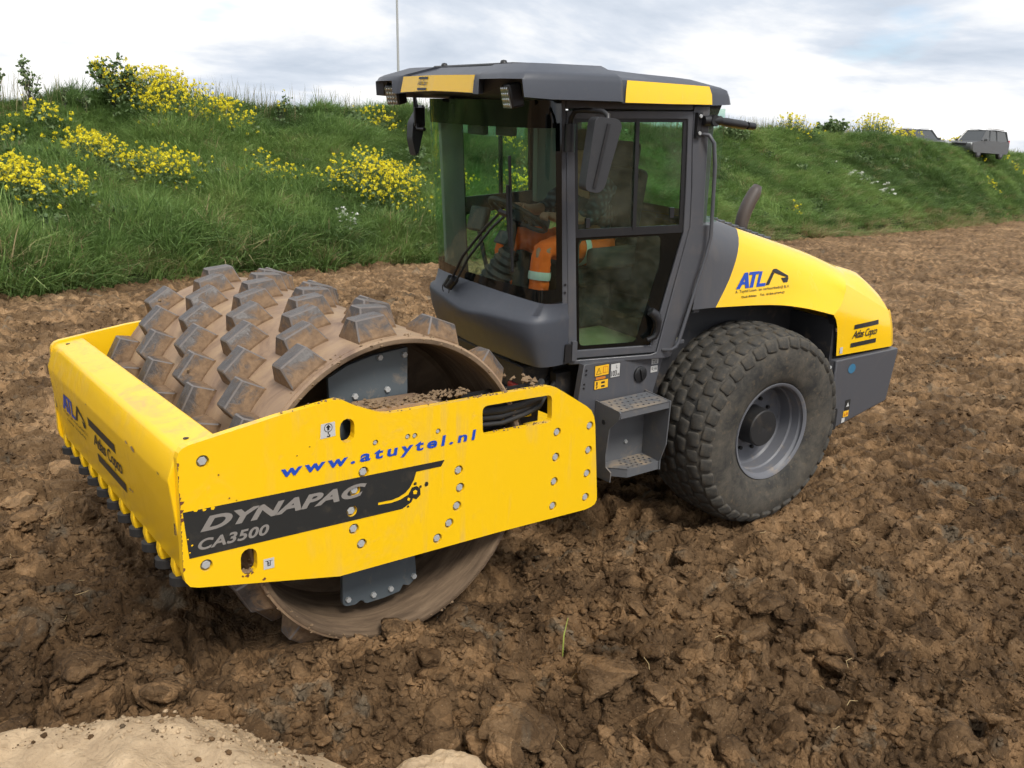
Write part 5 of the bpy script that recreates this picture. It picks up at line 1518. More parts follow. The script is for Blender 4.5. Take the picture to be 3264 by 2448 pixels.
MB().lathe([(.0, 0), (.0, .012), (-.01, .014)], 8, lambda a, r_, an: (-.36 + r_ * math.cos(an), .774 + a, .70 + r_ * math.sin(an))).build('bolt', 'bolt_steel', step)
# articulation joint and hoses between the halves
jt = MB()
jt.tube([(.16, 0, .45), (.16, 0, 1.10)], .13, 14)
jt.box2((.0, -.28, .55), (.34, .28, .72)); jt.box2((.0, -.28, .88), (.34, .28, 1.02))
jt.box2((.02, -.45, 1.02), (.22, .45, 1.20))
joint = jt.build('articulation_joint', 'dark_chassis', roller, REAR, bevel=.01)
MB().box2((.12, .30, .98), (.24, .46, 1.075)).build('valve_block', 'red_paint', joint, bevel=.008)
for i in range(5):
    y = .30 + .07 * i
    MB().tube([(-.05, y * .8, 1.12), (.10, y, 1.08), (.25, y + .05, 1.00), (.42, y + .06, .95)], .018, 8).build('hose', 'black_rubber', joint, smooth=60)
MB().tube([(.33, .62, 1.10), (.28, .63, 1.10), (.20, .62, 1.09)], [.022, .03, .028], 10).build('hose_fitting', 'dark_chassis', joint, smooth=60)
MB().tube([(.345, .62, 1.103), (.33, .62, 1.102)], .012, 8).build('fitting_tip', 'chrome', joint, smooth=60)
MB().box2((-.06, .50, .95), (.05, .56, 1.16)).build('data_plate', 'dark_chassis', joint)

# ---- wheels
WX, WZ, TC, TR = -1.435, .632, .765, .700
TW = .300
def wheel(sy, lugs):
    wf = lambda a, r_, an: (WX + r_ * math.sin(an), sy * (TC + a), WZ + r_ * math.cos(an))
    rim = MB().lathe([(.246, .318), (.256, .330), (.258, .341), (.250, .343), (.235, .335), (.215, .312), (.16, .306), (.15, .296), (.07, .292), (.055, .280), (.05, .22), (.05, .12), (.06, .11), (.06, 0)], 72, wf)
    wh = rim.build('wheel', 'wheel_grey', roller, REAR, smooth=35)
    tp = [(.235, .335), (.258, .352), (.276, .40), (.290, .460), (.293, .52), (.284, .575), (.265, .625), (.232, .658), (.165, .676), (.08, .684), (0, .687)]
    tp = tp + [(-a, r_) for a, r_ in reversed(tp[:-1])]
    ty = MB().lathe(tp, 96, wf).build('tyre', 'tyre_rubber', wh, smooth=60)
    hub = MB().lathe([(.05, .135), (.175, .130), (.182, .122), (.182, .02), (.178, 0)], 32, wf).build('hub', 'black_rubber', wh, smooth=40)
    for i in range(10):
        an = 2 * math.pi * i / 10 + .2
        c_ = wf(.05, .185, an)
        MB().lathe([(.0, 0), (.0, .013), (-.02, .013)], 6, lambda a, r_, q: (c_[0] + r_ * math.cos(q), c_[1] + sy * (.022 + a), c_[2] + r_ * math.sin(q))).build('wheel_nut', 'black_rubber', wh)
    if not lugs:
        return wh
    # rounded-square tread lugs
    def lug_mesh(wx, wy, h, seed):
        random.seed(seed)
        base = rnd_poly([(-wx, -wy * .92), (-wx * .3, -wy), (wx * .9, -wy * .9), (wx, wy * .85), (wx * .2, wy), (-wx * .92, wy * .95)], .012, 2)
        bm = bmesh.new()
        lo = [bm.verts.new((x * 1.10, y * 1.10, -.03)) for x, y in base]
        md_ = [bm.verts.new((x, y, h - .006)) for x, y in base]
        tp_ = [bm.verts.new((x * .88, y * .88, h)) for x, y in base]
        n = len(base)
        for a_, b_ in ((lo, md_), (md_, tp_)):
            for i in range(n):
                bm.faces.new((a_[i], a_[(i + 1) % n], b_[(i + 1) % n], b_[i]))
        bm.faces.new(tp_)
        bmesh.ops.recalc_face_normals(bm, faces=bm.faces)
        me = bpy.data.meshes.new('tread_lug'); bm.to_mesh(me); bm.free()
        me.polygons.foreach_set('use_smooth', [True] * len(me.polygons)); me.set_sharp_from_angle(angle=R(50))
        me.materials.append(MATS['tyre_rubber'])
        return me
    LM = [lug_mesh(.053, .042, .012, 5), lug_mesh(.052, .042, .013, 9), lug_mesh(.046, .040, .009, 3)]
    NL = 36
    for c_, off in enumerate((-.265, -.188, -.095, .0, .095, .188, .265)):
        rad = [.627, .668, .683, .687, .683, .668, .627][c_] - .002
        tilt = [-.95, -.32, -.10, 0, .10, .32, .95][c_]
        for j in range(NL):
            an = 2 * math.pi * (j + .5 * (c_ % 2)) / NL
            o = bpy.data.objects.new('tread_lug', LM[(j + c_) % 3] if 0 < c_ < 6 else LM[2])
            M4 = Matrix.Translation((WX, sy * (TC + off), WZ)) @ Matrix.Rotation(an, 4, 'Y') @ Matrix.Translation((0, 0, rad)) @ Matrix.Rotation(-tilt * sy, 4, 'X') @ Matrix.Rotation(.16 if c_ % 2 else -.12, 4, 'Z')
            link(o, wh, M4)
    return wh
wheel(1, True)
wheel(-1, False)
random.seed(77)
# ------------------------------------------------------------------ person at the wheel
def skinned(name, verts, edges, mat, parent=None, mat4=None, sub=2):
    me = bpy.data.meshes.new(name)
    me.from_pydata([v[:3] for v in verts], edges, [])
    o = bpy.data.objects.new(name, me)
    link(o, parent, mat4)
    md_ = o.modifiers.new('skin', 'SKIN'); md_.use_smooth_shade = True
    md2 = o.modifiers.new('sub', 'SUBSURF'); md2.levels = sub; md2.render_levels = sub
    for i, v in enumerate(verts):
        sv = me.skin_vertices[0].data[i]
        r_ = v[3]
        sv.radius = r_ if isinstance(r_, tuple) else (r_, r_)
        sv.use_root = (i == 0)
    me.materials.append(MATS[mat])
    return o
person = empty('person', (-2.15, 0.06, 1.7))
PB = person.matrix_world.inverted() if False else Matrix.Translation((2.15, -0.06, -1.7))
PR = PB @ Matrix.Translation((-1.4, 0, 0)) @ REAR
tag(person, 'driver in orange hi-vis trousers and dark plaid shirt seated in the roller cab', 'person')
# hips, spine, head, arms and legs, seated and leaning forward over the wheel
BV_ = [(-.66, 0, 1.80, (.13, .12)), (-.64, 0, 1.95, (.12, .105)), (-.60, 0, 2.12, (.15, .11)), (-.56, 0, 2.25, (.10, .08)), (-.535, 0, 2.31, .055), (-.515, 0, 2.39, .082), (-.505, 0, 2.47, .088), (-.505, 0, 2.53, .055),
       (-.57, .17, 2.22, .065), (-.42, .25, 2.05, .048), (-.24, .19, 2.04, .036), (-.16, .16, 2.06, .028),
       (-.57, -.17, 2.22, .065), (-.42, -.25, 2.05, .048), (-.24, -.19, 2.06, .036), (-.14, -.14, 2.09, .028),
       (-.60, .10, 1.80, .095), (-.20, .17, 1.86, .072), (-.08, .19, 1.86, .066), (-.06, .20, 1.62, .052), (-.07, .20, 1.40, .042), (.05, .20, 1.34, .038),
       (-.60, -.10, 1.80, .095), (-.16, -.11, 1.88, .066), (-.02, -.12, 1.885, .058), (.025, -.12, 1.66, .050), (.015, -.12, 1.40, .042), (.12, -.12, 1.34, .038)]
BE_ = [(0, 1), (1, 2), (2, 3), (3, 4), (4, 5), (5, 6), (6, 7), (3, 8), (8, 9), (9, 10), (10, 11), (3, 12), (12, 13), (13, 14), (14, 15), (0, 16), (16, 17), (17, 18), (18, 19), (19, 20), (20, 21), (0, 22), (22, 23), (23, 24), (24, 25), (25, 26), (26, 27)]
for hnd, sy in ((11, 1), (15, -1)):      # fingers closed on the rim
    hx, hy, hz = BV_[hnd][:3]
    for q in range(4):
        k = len(BV_)
        BV_.append((hx + .035, hy - sy * .02 * (q - 1.5), hz + .022, .0095)); BV_.append((hx + .055, hy - sy * .02 * (q - 1.5), hz - .002, .0085)); BV_.append((hx + .040, hy - sy * .02 * (q - 1.5), hz - .022, .0080))
        BE_ += [(hnd, k), (k, k + 1), (k + 1, k + 2)]
    k = len(BV_)
    BV_.append((hx + .005, hy - sy * .038, hz + .012, .0100)); BV_.append((hx + .030, hy - sy * .052, hz + .005, .0090))
    BE_ += [(hnd, k), (k, k + 1)]
body_ = skinned('body', BV_, BE_, 'skin', person, PR)
skinned('trousers', [(-.66, 0, 1.80, (.155, .145)), (-.655, 0, 1.90, (.14, .13)), (-.58, .105, 1.80, .118), (-.22, .17, 1.862, .088), (-.085, .19, 1.868, .074), (-.050, .20, 1.64, .066), (-.065, .20, 1.43, .070),
                     (-.58, -.105, 1.80, .118), (-.16, -.11, 1.885, .088), (-.015, -.12, 1.890, .074), (.03, -.12, 1.66, .066), (.02, -.12, 1.43, .070)],
        [(0, 1), (0, 2), (2, 3), (3, 4), (4, 5), (5, 6), (0, 7), (7, 8), (8, 9), (9, 10), (10, 11)], 'orange_fabric', person, PR)
skinned('shirt', [(-.655, 0, 1.90, (.145, .13)), (-.63, 0, 2.02, (.15, .13)), (-.60, 0, 2.14, (.17, .13)), (-.56, 0, 2.25, (.12, .09)), (-.57, .175, 2.22, .080), (-.42, .255, 2.05, .062), (-.33, .22, 2.045, .052), (-.57, -.175, 2.22, .080), (-.42, -.255, 2.05, .062), (-.33, -.22, 2.055, .052)],
        [(0, 1), (1, 2), (2, 3), (3, 4), (4, 5), (5, 6), (3, 7), (7, 8), (8, 9)], 'plaid_shirt', person, PR)
hb = MB()
hb.lathe([(-.03, .104), (.01, .106), (.05, .098), (.085, .07), (.10, .0)], 20, lambda a, r_, an: (-.515 + r_ * math.cos(an), .92 * r_ * math.sin(an), 2.485 + a))
hb.build('hair', 'hair', person, PR, smooth=60)
fold = bpy.data.textures.new('cloth_folds', 'CLOUDS'); fold.noise_scale = .085; fold.noise_depth = 2
for nm in ('trousers', 'shirt'):
    o_ = [c_ for c_ in person.children if c_.name.split('.')[0] == nm][0]
    o_.modifiers['sub'].levels = o_.modifiers['sub'].render_levels = 3
    dm = o_.modifiers.new('folds', 'DISPLACE'); dm.texture = fold; dm.strength = .045; dm.mid_level = .5; dm.texture_coords = 'LOCAL'
# reflective bands on legs and waist
def band(c, ax_, r_, wd):
    c = Vector(c); ax_ = Vector(ax_).normalized()
    MB().tube([c - ax_ * wd, c - ax_ * wd * .5, c, c + ax_ * wd * .5, c + ax_ * wd], [r_ * .97, r_, r_ * 1.01, r_, r_ * .97], 20, False).build('reflective_band', 'reflective_tape', person, PR, smooth=60)
band((-.059, .199, 1.70), (-.15, -.03, 1), .073, .026)
band((.022, -.12, 1.71), (-.18, 0, 1), .073, .026)
band((-.40, .136, 1.832), (1, .17, .17), .112, .026)
band((-.655, 0, 1.895), (0, 0, 1), .150, .028)

# ------------------------------------------------------------------ grass on the embankment
def leaf_mesh(name, V, F, tone, mat):
    """V (n,3) array, F list of arrays with equal corner count, tone per vertex"""
    me = bpy.data.meshes.new(name)
    me.vertices.add(len(V)); me.vertices.foreach_set('co', V.astype(np.float32).ravel())
    sizes = [f_.shape for f_ in F]
    li = np.concatenate([f_.ravel() for f_ in F]).astype(np.int32)
    st_ = []; k = 0
    for n_, c_ in sizes:
        st_.append(k + np.arange(n_) * c_); k += n_ * c_
    me.loops.add(len(li)); me.loops.foreach_set('vertex_index', li)
    st_ = np.concatenate(st_).astype(np.int32)
    me.polygons.add(len(st_)); me.polygons.foreach_set('loop_start', st_)
    me.update(calc_edges=True)
    at = me.attributes.new('tone', 'FLOAT', 'POINT')
    at.data.foreach_set('value', tone.astype(np.float32))
    me.polygons.foreach_set('use_smooth', [True] * len(me.polygons))
    me.materials.append(MATS[mat])
    return me
def blades(x, y, z, h, wdt, lean, la, tone):
    """curved three-joint blades: 7 vertices, two quads and a tip"""
    n = len(x)
    fa = RNG.uniform(0, 2 * np.pi, n)                    # facing
    fx, fy = np.cos(fa) * wdt, np.sin(fa) * wdt
    lx, ly = np.cos(la), np.sin(la)
    pts = []
    for u, wf in ((0.0, 1.0), (0.45, 0.85), (0.8, 0.5)):
        cxx = x + lx * lean * h * u ** 2; cyy = y + ly * lean * h * u ** 2; czz = z + h * (u - 0.32 * lean * u * u)
        pts.append(np.stack([cxx - fx * wf, cyy - fy * wf, czz], -1)); pts.append(np.stack([cxx + fx * wf, cyy + fy * wf, czz], -1))
    u = 1.0
    pts.append(np.stack([x + lx * lean * h, y + ly * lean * h, z + h * (1 - 0.32 * lean - 0.10 * lean)], -1))
    V = np.stack(pts, 1).reshape(-1, 3)
    k = np.arange(n) * 7
    Q = np.concatenate([np.stack([k, k + 1, k + 3, k + 2], -1), np.stack([k + 2, k + 3, k + 5, k + 4], -1)])
    T_ = np.stack([k + 4, k + 5, k + 6], -1)
    return V, [Q, T_], np.repeat(tone, 7)
def tuft_mesh(seed, nb, spread, hmin, hmax, wdt, leanm, dirn, tvar=.10):
    rs = np.random.default_rng(seed)
    x = rs.normal(0, spread, nb); y = rs.normal(0, spread, nb)
    h = rs.uniform(hmin, hmax, nb); la = rs.normal(dirn, .9, nb)
    V, F, tn = blades(x, y, np.zeros(nb) - .03, h, wdt * rs.uniform(.7, 1.3, nb), np.clip(rs.normal(leanm, .28, nb), .05, 1.35), la, rs.normal(0, tvar, nb))
    return leaf_mesh('tuft', V, F, tn, 'grass')
TUFTS = [tuft_mesh(400 + i, 26, .085, .55, 1.0, .0085, [.35, .6, .9][i % 3], 0) for i in range(9)]
def grass_patch(n, x0, x1, t0, t1, hmin, hmax, wmul, name, label, p=1.0, dead=0.0, seed=0):
    x = x0 + (x1 - x0) * RNG.random(n) ** p
    y = yb(x) - (t0 + (t1 - t0) * RNG.random(n))
    z = bank_z(x, y)
    clump = fbm(x * 0.6, y * 0.6, 3, 120)
    th = (hmin + (hmax - hmin) * np.clip((clump - .25) * 1.9, 0, 1)) * RNG.uniform(.75, 1.2, n)
    yaw = 1.1 + 4.5 * (fbm(x * 0.3, y * 0.3, 2, 130) - .5) + RNG.normal(0, .7, n)
    # mottled colour: broad drifts, finer patches, scattered dry tufts
    tone = .28 + .95 * (fbm(x * .35, y * .35, 3, 140) - .5) + .55 * (fbm(x * 1.6, y * 1.6, 2, 145) - .5) + RNG.normal(0, .05, n)
    tone = np.clip(tone, .06, .72)
    foot = yb(x) - y
    dry = RNG.random(n) < (dead + .55 * np.clip(1 - foot / .7, 0, 1) * np.clip((-x - 10) / 8, 0.12, 1))
    tone = np.where(dry, RNG.uniform(.84, .98, n), tone)
    s = th
    gn_scatter(name, np.stack([x, y, z], -1), np.stack([RNG.normal(0, .12, n), RNG.normal(0, .12, n), yaw], -1), np.stack([wmul * (.55 + .6 * s), wmul * (.55 + .6 * s), s], -1), RNG.integers(0, len(TUFTS), n), tone, TUFTS)
    return tag(bpy.data.objects[name], label, 'grass', kind='stuff')
grass_patch(19000, 8, -20, -.15, 7.8, .22, .85, 1.0, 'bank_grass', 'long green grass covering the near embankment slope', dead=.03)
grass_patch(17000, -20, -100, -.2, 8.0, .26, .62, 1.35, 'distant_grass', 'green grass on the far right stretch of embankment', 1.5, dead=.04)
def foot_tufts(n):
    x = 7 - 30 * RNG.random(n) ** 1.1; y = yb(x) - RNG.uniform(-.15, .9, n) - (fbm(x * 1.1, x * 0, 2, 170) - .5) * .6
    k = fbm(x * .9, y * .9, 2, 160) > .40
    x, y = x[k], y[k]; n = len(x)
    s = RNG.uniform(.55, 1.15, n) * np.clip(1.15 - (-x) / 40, .6, 1.2)
    yaw = 1.3 + RNG.normal(0, .6, n)
    tone = np.where(RNG.random(n) < .14, RNG.uniform(.8, .95, n), np.clip(.3 + RNG.normal(0, .14, n), .1, .7))
    gn_scatter('foot_grass', np.stack([x, y, bank_z(x, y)], -1), np.stack([RNG.normal(0, .15, n), RNG.normal(0, .15, n), yaw], -1), np.stack([.6 + .7 * s, .6 + .7 * s, s], -1), RNG.integers(0, len(TUFTS), n), tone, TUFTS)
    tag(bpy.data.objects['foot_grass'], 'tall overhanging grass tufts along the foot of the slope', 'grass', kind='stuff')
foot_tufts(1500)
# fringe of short weeds along the foot of the slope and seed stalks on the crest
def crest_stalks(n):
    x = 6 - 90 * RNG.random(n) ** 1.2; y = yb(x) - RNG.uniform(6.2, 8.0, n)
    keep = fbm(x * .5, y * .5, 3, 150) > .47
    x, y = x[keep], y[keep]
    z = bank_z(x, y); d = np.hypot(x - CAM.x, y - CAM.y)
    V, F, tn = blades(x, y, z, RNG.uniform(.5, 1.05, len(x)), .0035 + .00016 * d, RNG.uniform(.05, .35, len(x)), RNG.uniform(0, 6.28, len(x)), RNG.uniform(.5, .97, len(x)))
    o = link(bpy.data.objects.new('seed_stalks', leaf_mesh('seed_stalks', V, F, tn, 'stalk')))
    tag(o, 'thin grass seed stalks along the crest', 'grass', kind='stuff')
crest_stalks(5000)

# ------------------------------------------------------------------ flowering plants
def blob_quads(c, r_, nq, size, flat=1.0):
    """cluster of small randomly turned quads in a ball"""
    n = len(c) * nq
    ctr = np.repeat(c, nq, 0)
    d = RNG.normal(0, 1, (n, 3)); d /= np.linalg.norm(d, axis=1)[:, None]
    rad = (np.repeat(np.asarray(r_), nq) * RNG.uniform(.45, 1.0, n))[:, None]
    p = ctr + d * rad * np.array([1, 1, flat])
    a = np.cross(d, RNG.normal(0, 1, (n, 3))); a /= np.linalg.norm(a, axis=1)[:, None]
    b_ = np.cross(d, a) + RNG.normal(0, .35, (n, 3))
    s = (np.repeat(np.asarray(size), nq) * RNG.uniform(.7, 1.3, n))[:, None]
    V = np.stack([p - a * s, p - b_ * s, p + a * s, p + b_ * s], 1).reshape(-1, 3)
    k = np.arange(n) * 4
    return V, np.stack([k, k + 1, k + 2, k + 3], -1)
def flower_clump(x0, y0, w_, d_, nheads, h, label, white=False, leafy=1.0, name='rapeseed_plant', group='yellow rapeseed plants on the embankment', hr=.046, cat='plant'):
    z0 = float(bank_z(np.array([x0]), np.array([y0]))[0])
    nheads = int(nheads * 1.6)
    root = empty(name, (x0, y0, z0))
    tag(root, label, cat, group)
    rx = RNG.normal(0, .42, nheads); ry = RNG.normal(0, .42, nheads)
    X_ = x0 + np.clip(rx, -1.2, 1.2) * w_ * 1.1; Y_ = y0 + np.clip(ry, -1.2, 1.2) * d_ * 1.55
    Z_ = bank_z(X_, Y_)
    hh = h * RNG.uniform(.45, 1.10, nheads) * (1 - .15 * (rx ** 2 + ry ** 2))
    dist = math.hypot(x0 - CAM.x, y0 - CAM.y)
    heads = np.stack([X_ + RNG.normal(0, .05, nheads), Y_ + RNG.normal(0, .05, nheads), Z_ + hh], -1)
    T4 = Matrix.Translation((-x0, -y0, -z0))
    # stems
    V, F, tn = blades(X_ * .6 + x0 * .4, Y_ * .6 + y0 * .4, Z_, hh * 1.02, np.full(nheads, .004 + .00012 * dist), RNG.uniform(.05, .4, nheads), RNG.uniform(0, 6.28, nheads), RNG.uniform(.2, .8, nheads))
    # aim the stems at their heads
    Vr = V.reshape(-1, 7, 3)
    base = Vr[:, 0:1, :] * .5 + Vr[:, 1:2, :] * .5
    u = np.array([0, 0, .45, .45, .8, .8, 1.0])[None, :, None]
    off = np.zeros_like(Vr); off[:, 0::2, :] = 0
    wv_ = np.array([-1, 1, -1, 1, -1, 1, 0])[None, :, None] * (.004 + .00012 * dist) * np.array([cr.x, cr.y, 0])[None, None, :]
    Vr = base * (1 - u) + heads[:, None, :] * u + wv_ * (1 - .4 * u)
    o = link(bpy.data.objects.new('stems', leaf_mesh('stems', Vr.reshape(-1, 3), F, tn, 'rape_green')), root, T4)
    # leaves through the lower part
    nl = int(nheads * 3 * leafy)
    i_ = RNG.integers(0, nheads, nl); u_ = RNG.uniform(.15, .85, nl)
    lc = np.stack([X_[i_], Y_[i_], Z_[i_]], -1) * (1 - u_)[:, None] + heads[i_] * u_[:, None] + RNG.normal(0, .05, (nl, 3))
    Vl, Fl = blob_quads(lc, np.full(nl, .05), 2, .030 * (1.25 - u_ * .7) * (1 + .01 * dist))
    link(bpy.data.objects.new('leaves', leaf_mesh('leaves', Vl, [Fl], RNG.random(len(Vl) // 4).repeat(4), 'rape_green')), root, T4)
    sz = RNG.uniform(.55, 1.2, nheads)
    Vh, Fh = blob_quads(heads, hr * sz, 11 if not white else 9, hr * .40 * sz, .9 if not white else .35)
    link(bpy.data.objects.new('blossoms', leaf_mesh('blossoms', Vh, [Fh], RNG.random(len(Vh) // 4).repeat(4), 'white_petal' if white else 'rape_yellow')), root, T4)
    return root
FC = flower_clump
FC(-.85, -13.60, .75, .65, 170, .75, 'dense yellow rapeseed clump cut by the left picture edge, lowest on the slope')
FC(-1.75, -13.90, .55, .40, 50, .70, 'thin yellow rapeseed clump right of the one at the left picture edge')
FC(-2.85, -15.75, .80, .45, 165, .75, 'yellow rapeseed clump midway up the left slope, left half of a long drift')
FC(-4.25, -15.60, .95, .60, 150, .70, 'yellow rapeseed clump midway up the left slope, right half of a long drift')
FC(-2.15, -17.60, .60, .35, 32, .50, 'low sparse yellow rapeseed on the crest near the left saplings')
FC(-1.25, -16.40, .40, .30, 16, .55, 'few yellow rapeseed flowers high on the slope at the left picture edge')
FC(-5.25, -18.90, 1.05, .75, 460, 1.05, 'largest and tallest yellow rapeseed clump, rising above the left crest')
FC(-6.45, -18.35, .80, .60, 150, .75, 'yellow rapeseed clump on the upper slope right of the tallest one')
FC(-6.65, -15.70, .75, .45, 50, .65, 'small isolated yellow rapeseed clump in the middle of the left slope')
FC(-9.35, -15.00, 1.15, .75, 420, .85, 'broad dense yellow rapeseed clump just left of the cab')
FC(-7.95, -15.30, .55, .35, 26, .60, 'wispy yellow rapeseed left of the broad clump by the cab')
FC(-15.7, -18.00, .60, .45, 48, .75, 'yellow rapeseed clump seen through the windscreen, highest of those behind the glass')
FC(-13.9, -15.30, .95, .60, 130, .80, 'dense yellow rapeseed clump seen through the windscreen beside the wiper blade')
FC(-11.8, -15.30, .60, .45, 50, .75, 'yellow rapeseed clump seen through the left part of the windscreen')
FC(-12.2, -13.95, .75, .40, 60, .55, 'low yellow rapeseed seen through the windscreen behind the steering wheel')
FC(-11.6, -19.4, .9, .4, 60, .60, 'pale yellow rapeseed on the crest at the foot of the mast', hr=.05)
FC(-37.0, -22.4, 1.3, .8, 60, 1.0, 'pale rapeseed clump on the right crest nearest the cab', hr=.07)
FC(-48.2, -24.8, 1.6, .9, 110, 1.45, 'tallest pale rapeseed clump on the right crest', hr=.075)
FC(-52.0, -25.2, 1.5, .8, 70, .95, 'pale rapeseed on the right crest in front of the dark car', hr=.075)
FC(-61.5, -25.6, 2.0, 1.1, 75, .8, 'yellow rapeseed on the slope below the grey car', hr=.085)
FC(-58.0, -21.7, 1.0, .4, 12, .5, 'few yellow flowers low on the far right slope', hr=.08)
FC(-68.5, -24.7, 2.0, .6, 18, .6, 'yellow flowers at the right picture edge', hr=.09)
FC(-28.4, -16.0, .5, .3, 7, .5, 'tiny group of yellow flowers low on the slope behind the exhaust', hr=.06)
WG = 'white flowering weeds on the embankment'
FC(-7.40, -13.50, .30, .25, 26, .60, 'white cow parsley below the broad yellow clump', True, .8, 'cow_parsley', WG, .05)
FC(-37.4, -18.80, 1.2, .5, 12, .5, 'white cow parsley high on the right slope', True, .5, 'cow_parsley', WG, .10)
FC(-38.4, -17.90, 1.0, .4, 9, .5, 'white cow parsley low on the right slope', True, .5, 'cow_parsley', WG, .10)

def shrub(x0, y0, h, w_, nleaf, label, ls=.03, name='sapling', stems=5, cat='shrub', group=None, yellow=0, tone=(0.0, .6)):
    z0 = float(bank_z(np.array([x0]), np.array([y0]))[0]) - .05
    root = empty(name, (x0, y0, z0))
    tag(root, label, cat, group)
    tk = MB(); tips = []
    for s in range(stems):
        a = RNG.uniform(0, 6.28); r_ = w_ * RNG.uniform(.15, .8); hh = h * RNG.uniform(.6, 1.0)
        p = [Vector((0, 0, 0)), Vector((r_ * .3 * math.cos(a), r_ * .3 * math.sin(a), hh * .45)), Vector((r_ * math.cos(a), r_ * math.sin(a), hh))]
        tk.tube(p, [.016, .010, .004], 5)
        for q in range(4):
            u = RNG.uniform(.3, .85); b_ = p[1].lerp(p[2], u); e_ = b_ + Vector((RNG.normal(0, w_ * .25), RNG.normal(0, w_ * .25), h * RNG.uniform(.05, .2)))
            tk.tube([b_, e_], [.006, .002], 4); tips.append((b_, e_))
        tips.append((p[1], p[2]))
    tk.build('trunk', 'exhaust_steel', root)
    i_ = RNG.integers(0, len(tips), nleaf); u_ = RNG.random(nleaf)
    c_ = np.array([tuple(tips[i][0].lerp(tips[i][1], float(u))) for i, u in zip(i_, u_)]) + RNG.normal(0, w_ * .10, (nleaf, 3))
    Vl, Fl = blob_quads(c_, np.full(nleaf, .03), 2, np.full(nleaf, ls))
    link(bpy.data.objects.new('crown', leaf_mesh('crown', Vl, [Fl], RNG.uniform(*tone, len(Vl) // 4).repeat(4), 'rape_green')), root)
    if yellow:
        k = RNG.integers(0, nleaf, yellow)
        hd = c_[k] + np.array([0, 0, h * .12]) + RNG.normal(0, .05, (yellow, 3))
        Vh, Fh = blob_quads(hd, np.full(yellow, .045), 11, np.full(yellow, .018))
        link(bpy.data.objects.new('blossoms', leaf_mesh('blossoms', Vh, [Fh], RNG.random(len(Vh) // 4).repeat(4), 'rape_yellow')), root)
    return root
SG = 'saplings on the left crest'
shrub(-1.45, -18.2, 1.15, .22, 130, 'thin grey-green sapling on the crest nearest the left picture edge', .028, group=SG, tone=(.5, 1))
shrub(-2.15, -18.4, 1.10, .38, 210, 'widest grey-green sapling on the left crest, second from the left', .028, group=SG, tone=(.5, 1))
shrub(-2.85, -18.5, .72, .14, 80, 'slim short sapling on the left crest, third from the left', .026, group=SG, tone=(.4, 1))
shrub(-3.30, -18.6, .62, .30, 110, 'low twiggy sapling left of the dark flowering bush', .026, group=SG, tone=(.4, 1))
shrub(-4.05, -18.9, 1.30, .75, 620, 'dark green bush with yellow flowers on the left crest', .042, 'bush', 11, 'bush', None, 130, (0.2, .8))
shrub(-8.35, -19.0, .95, .35, 160, 'sparse weedy bush on the crest between the rapeseed and the mast', .03, 'bush', 5, 'bush', None, 10, (.3, .8))
shrub(-10.4, -19.3, .55, .70, 420, 'low leafy green bush on the crest left of the mast', .05, 'bush', 7, 'bush', None, 0, (.2, .7))
shrub(-31.0, -21.6, .75, .9, 420, 'low leafy bush on the right crest behind the beacon bracket', .07, 'bush', 8, 'bush', None, 0, (.4, 1))
shrub(-41.0, -23.2, .95, 1.1, 460, 'dark leafy bush on the right crest between two pale rapeseed clumps', .08, 'bush', 8, 'bush', None, 0, (.3, .9))
shrub(-66.0, -26.6, 1.2, 2.0, 500, 'dark leafy bush below the grey car at the right', .13, 'bush', 8, 'bush', None, 0, (.3, .9))
shrub(-9.2, -13.1, .45, .55, 420, 'broad-leaved dark weed at the foot of the slope beside the cab', .05, 'weed', 7, 'weed', None, 0, (.0, .6))
shrub(-6.6, -12.9, .40, .70, 520, 'broad-leaved dark weed at the foot of the slope behind the drum', .05, 'weed', 8, 'weed', None, 0, (.0, .6))

# broad-leaved weeds mixed into the grass
def weed_mesh(seed):
    rs = np.random.default_rng(seed)
    c_ = np.stack([rs.normal(0, .12, 26), rs.normal(0, .12, 26), rs.uniform(.05, .32, 26)], -1)
    Vl, Fl = blob_quads(c_, np.full(26, .05), 2, np.full(26, .038))
    return leaf_mesh('weed_leaves', Vl, [Fl], rs.random(len(Vl) // 4).repeat(4), 'rape_green')
n = 420
x = 7 - 60 * RNG.random(n) ** 1.5; y = yb(x) - RNG.uniform(.1, 7.2, n)
k = fbm(x * .7, y * .7, 3, 180) > .50
x, y = x[k], y[k]; n = len(x)
sc_w = RNG.uniform(.6, 1.3, n)
gn_scatter('broad_weeds', np.stack([x, y, bank_z(x, y) + .1], -1), np.stack([np.zeros(n), np.zeros(n), RNG.uniform(0, 6.28, n)], -1), np.stack([sc_w] * 3, -1), RNG.integers(0, 5, n), np.zeros(n), [weed_mesh(800 + i) for i in range(5)])
tag(bpy.data.objects['broad_weeds'], 'broad-leaved weeds mixed into the embankment grass', 'weeds', kind='stuff')

# ------------------------------------------------------------------ mast
mast = MB().tube([(-14.45, -22.95, 2.4), (-14.42, -22.97, 5.0), (-14.30, -23.05, 9.5)], [.05, .045, .03], 8).build('mast', 'bolt_steel', None, smooth=60)
tag(mast, 'thin pale mast standing on the crest behind the cab', 'pole')
ms = MB().tube([(-14.43, -22.965, 4.05), (-14.428, -22.967, 4.13)], .052, 8).build('red_band', 'red_paint', mast, smooth=60)

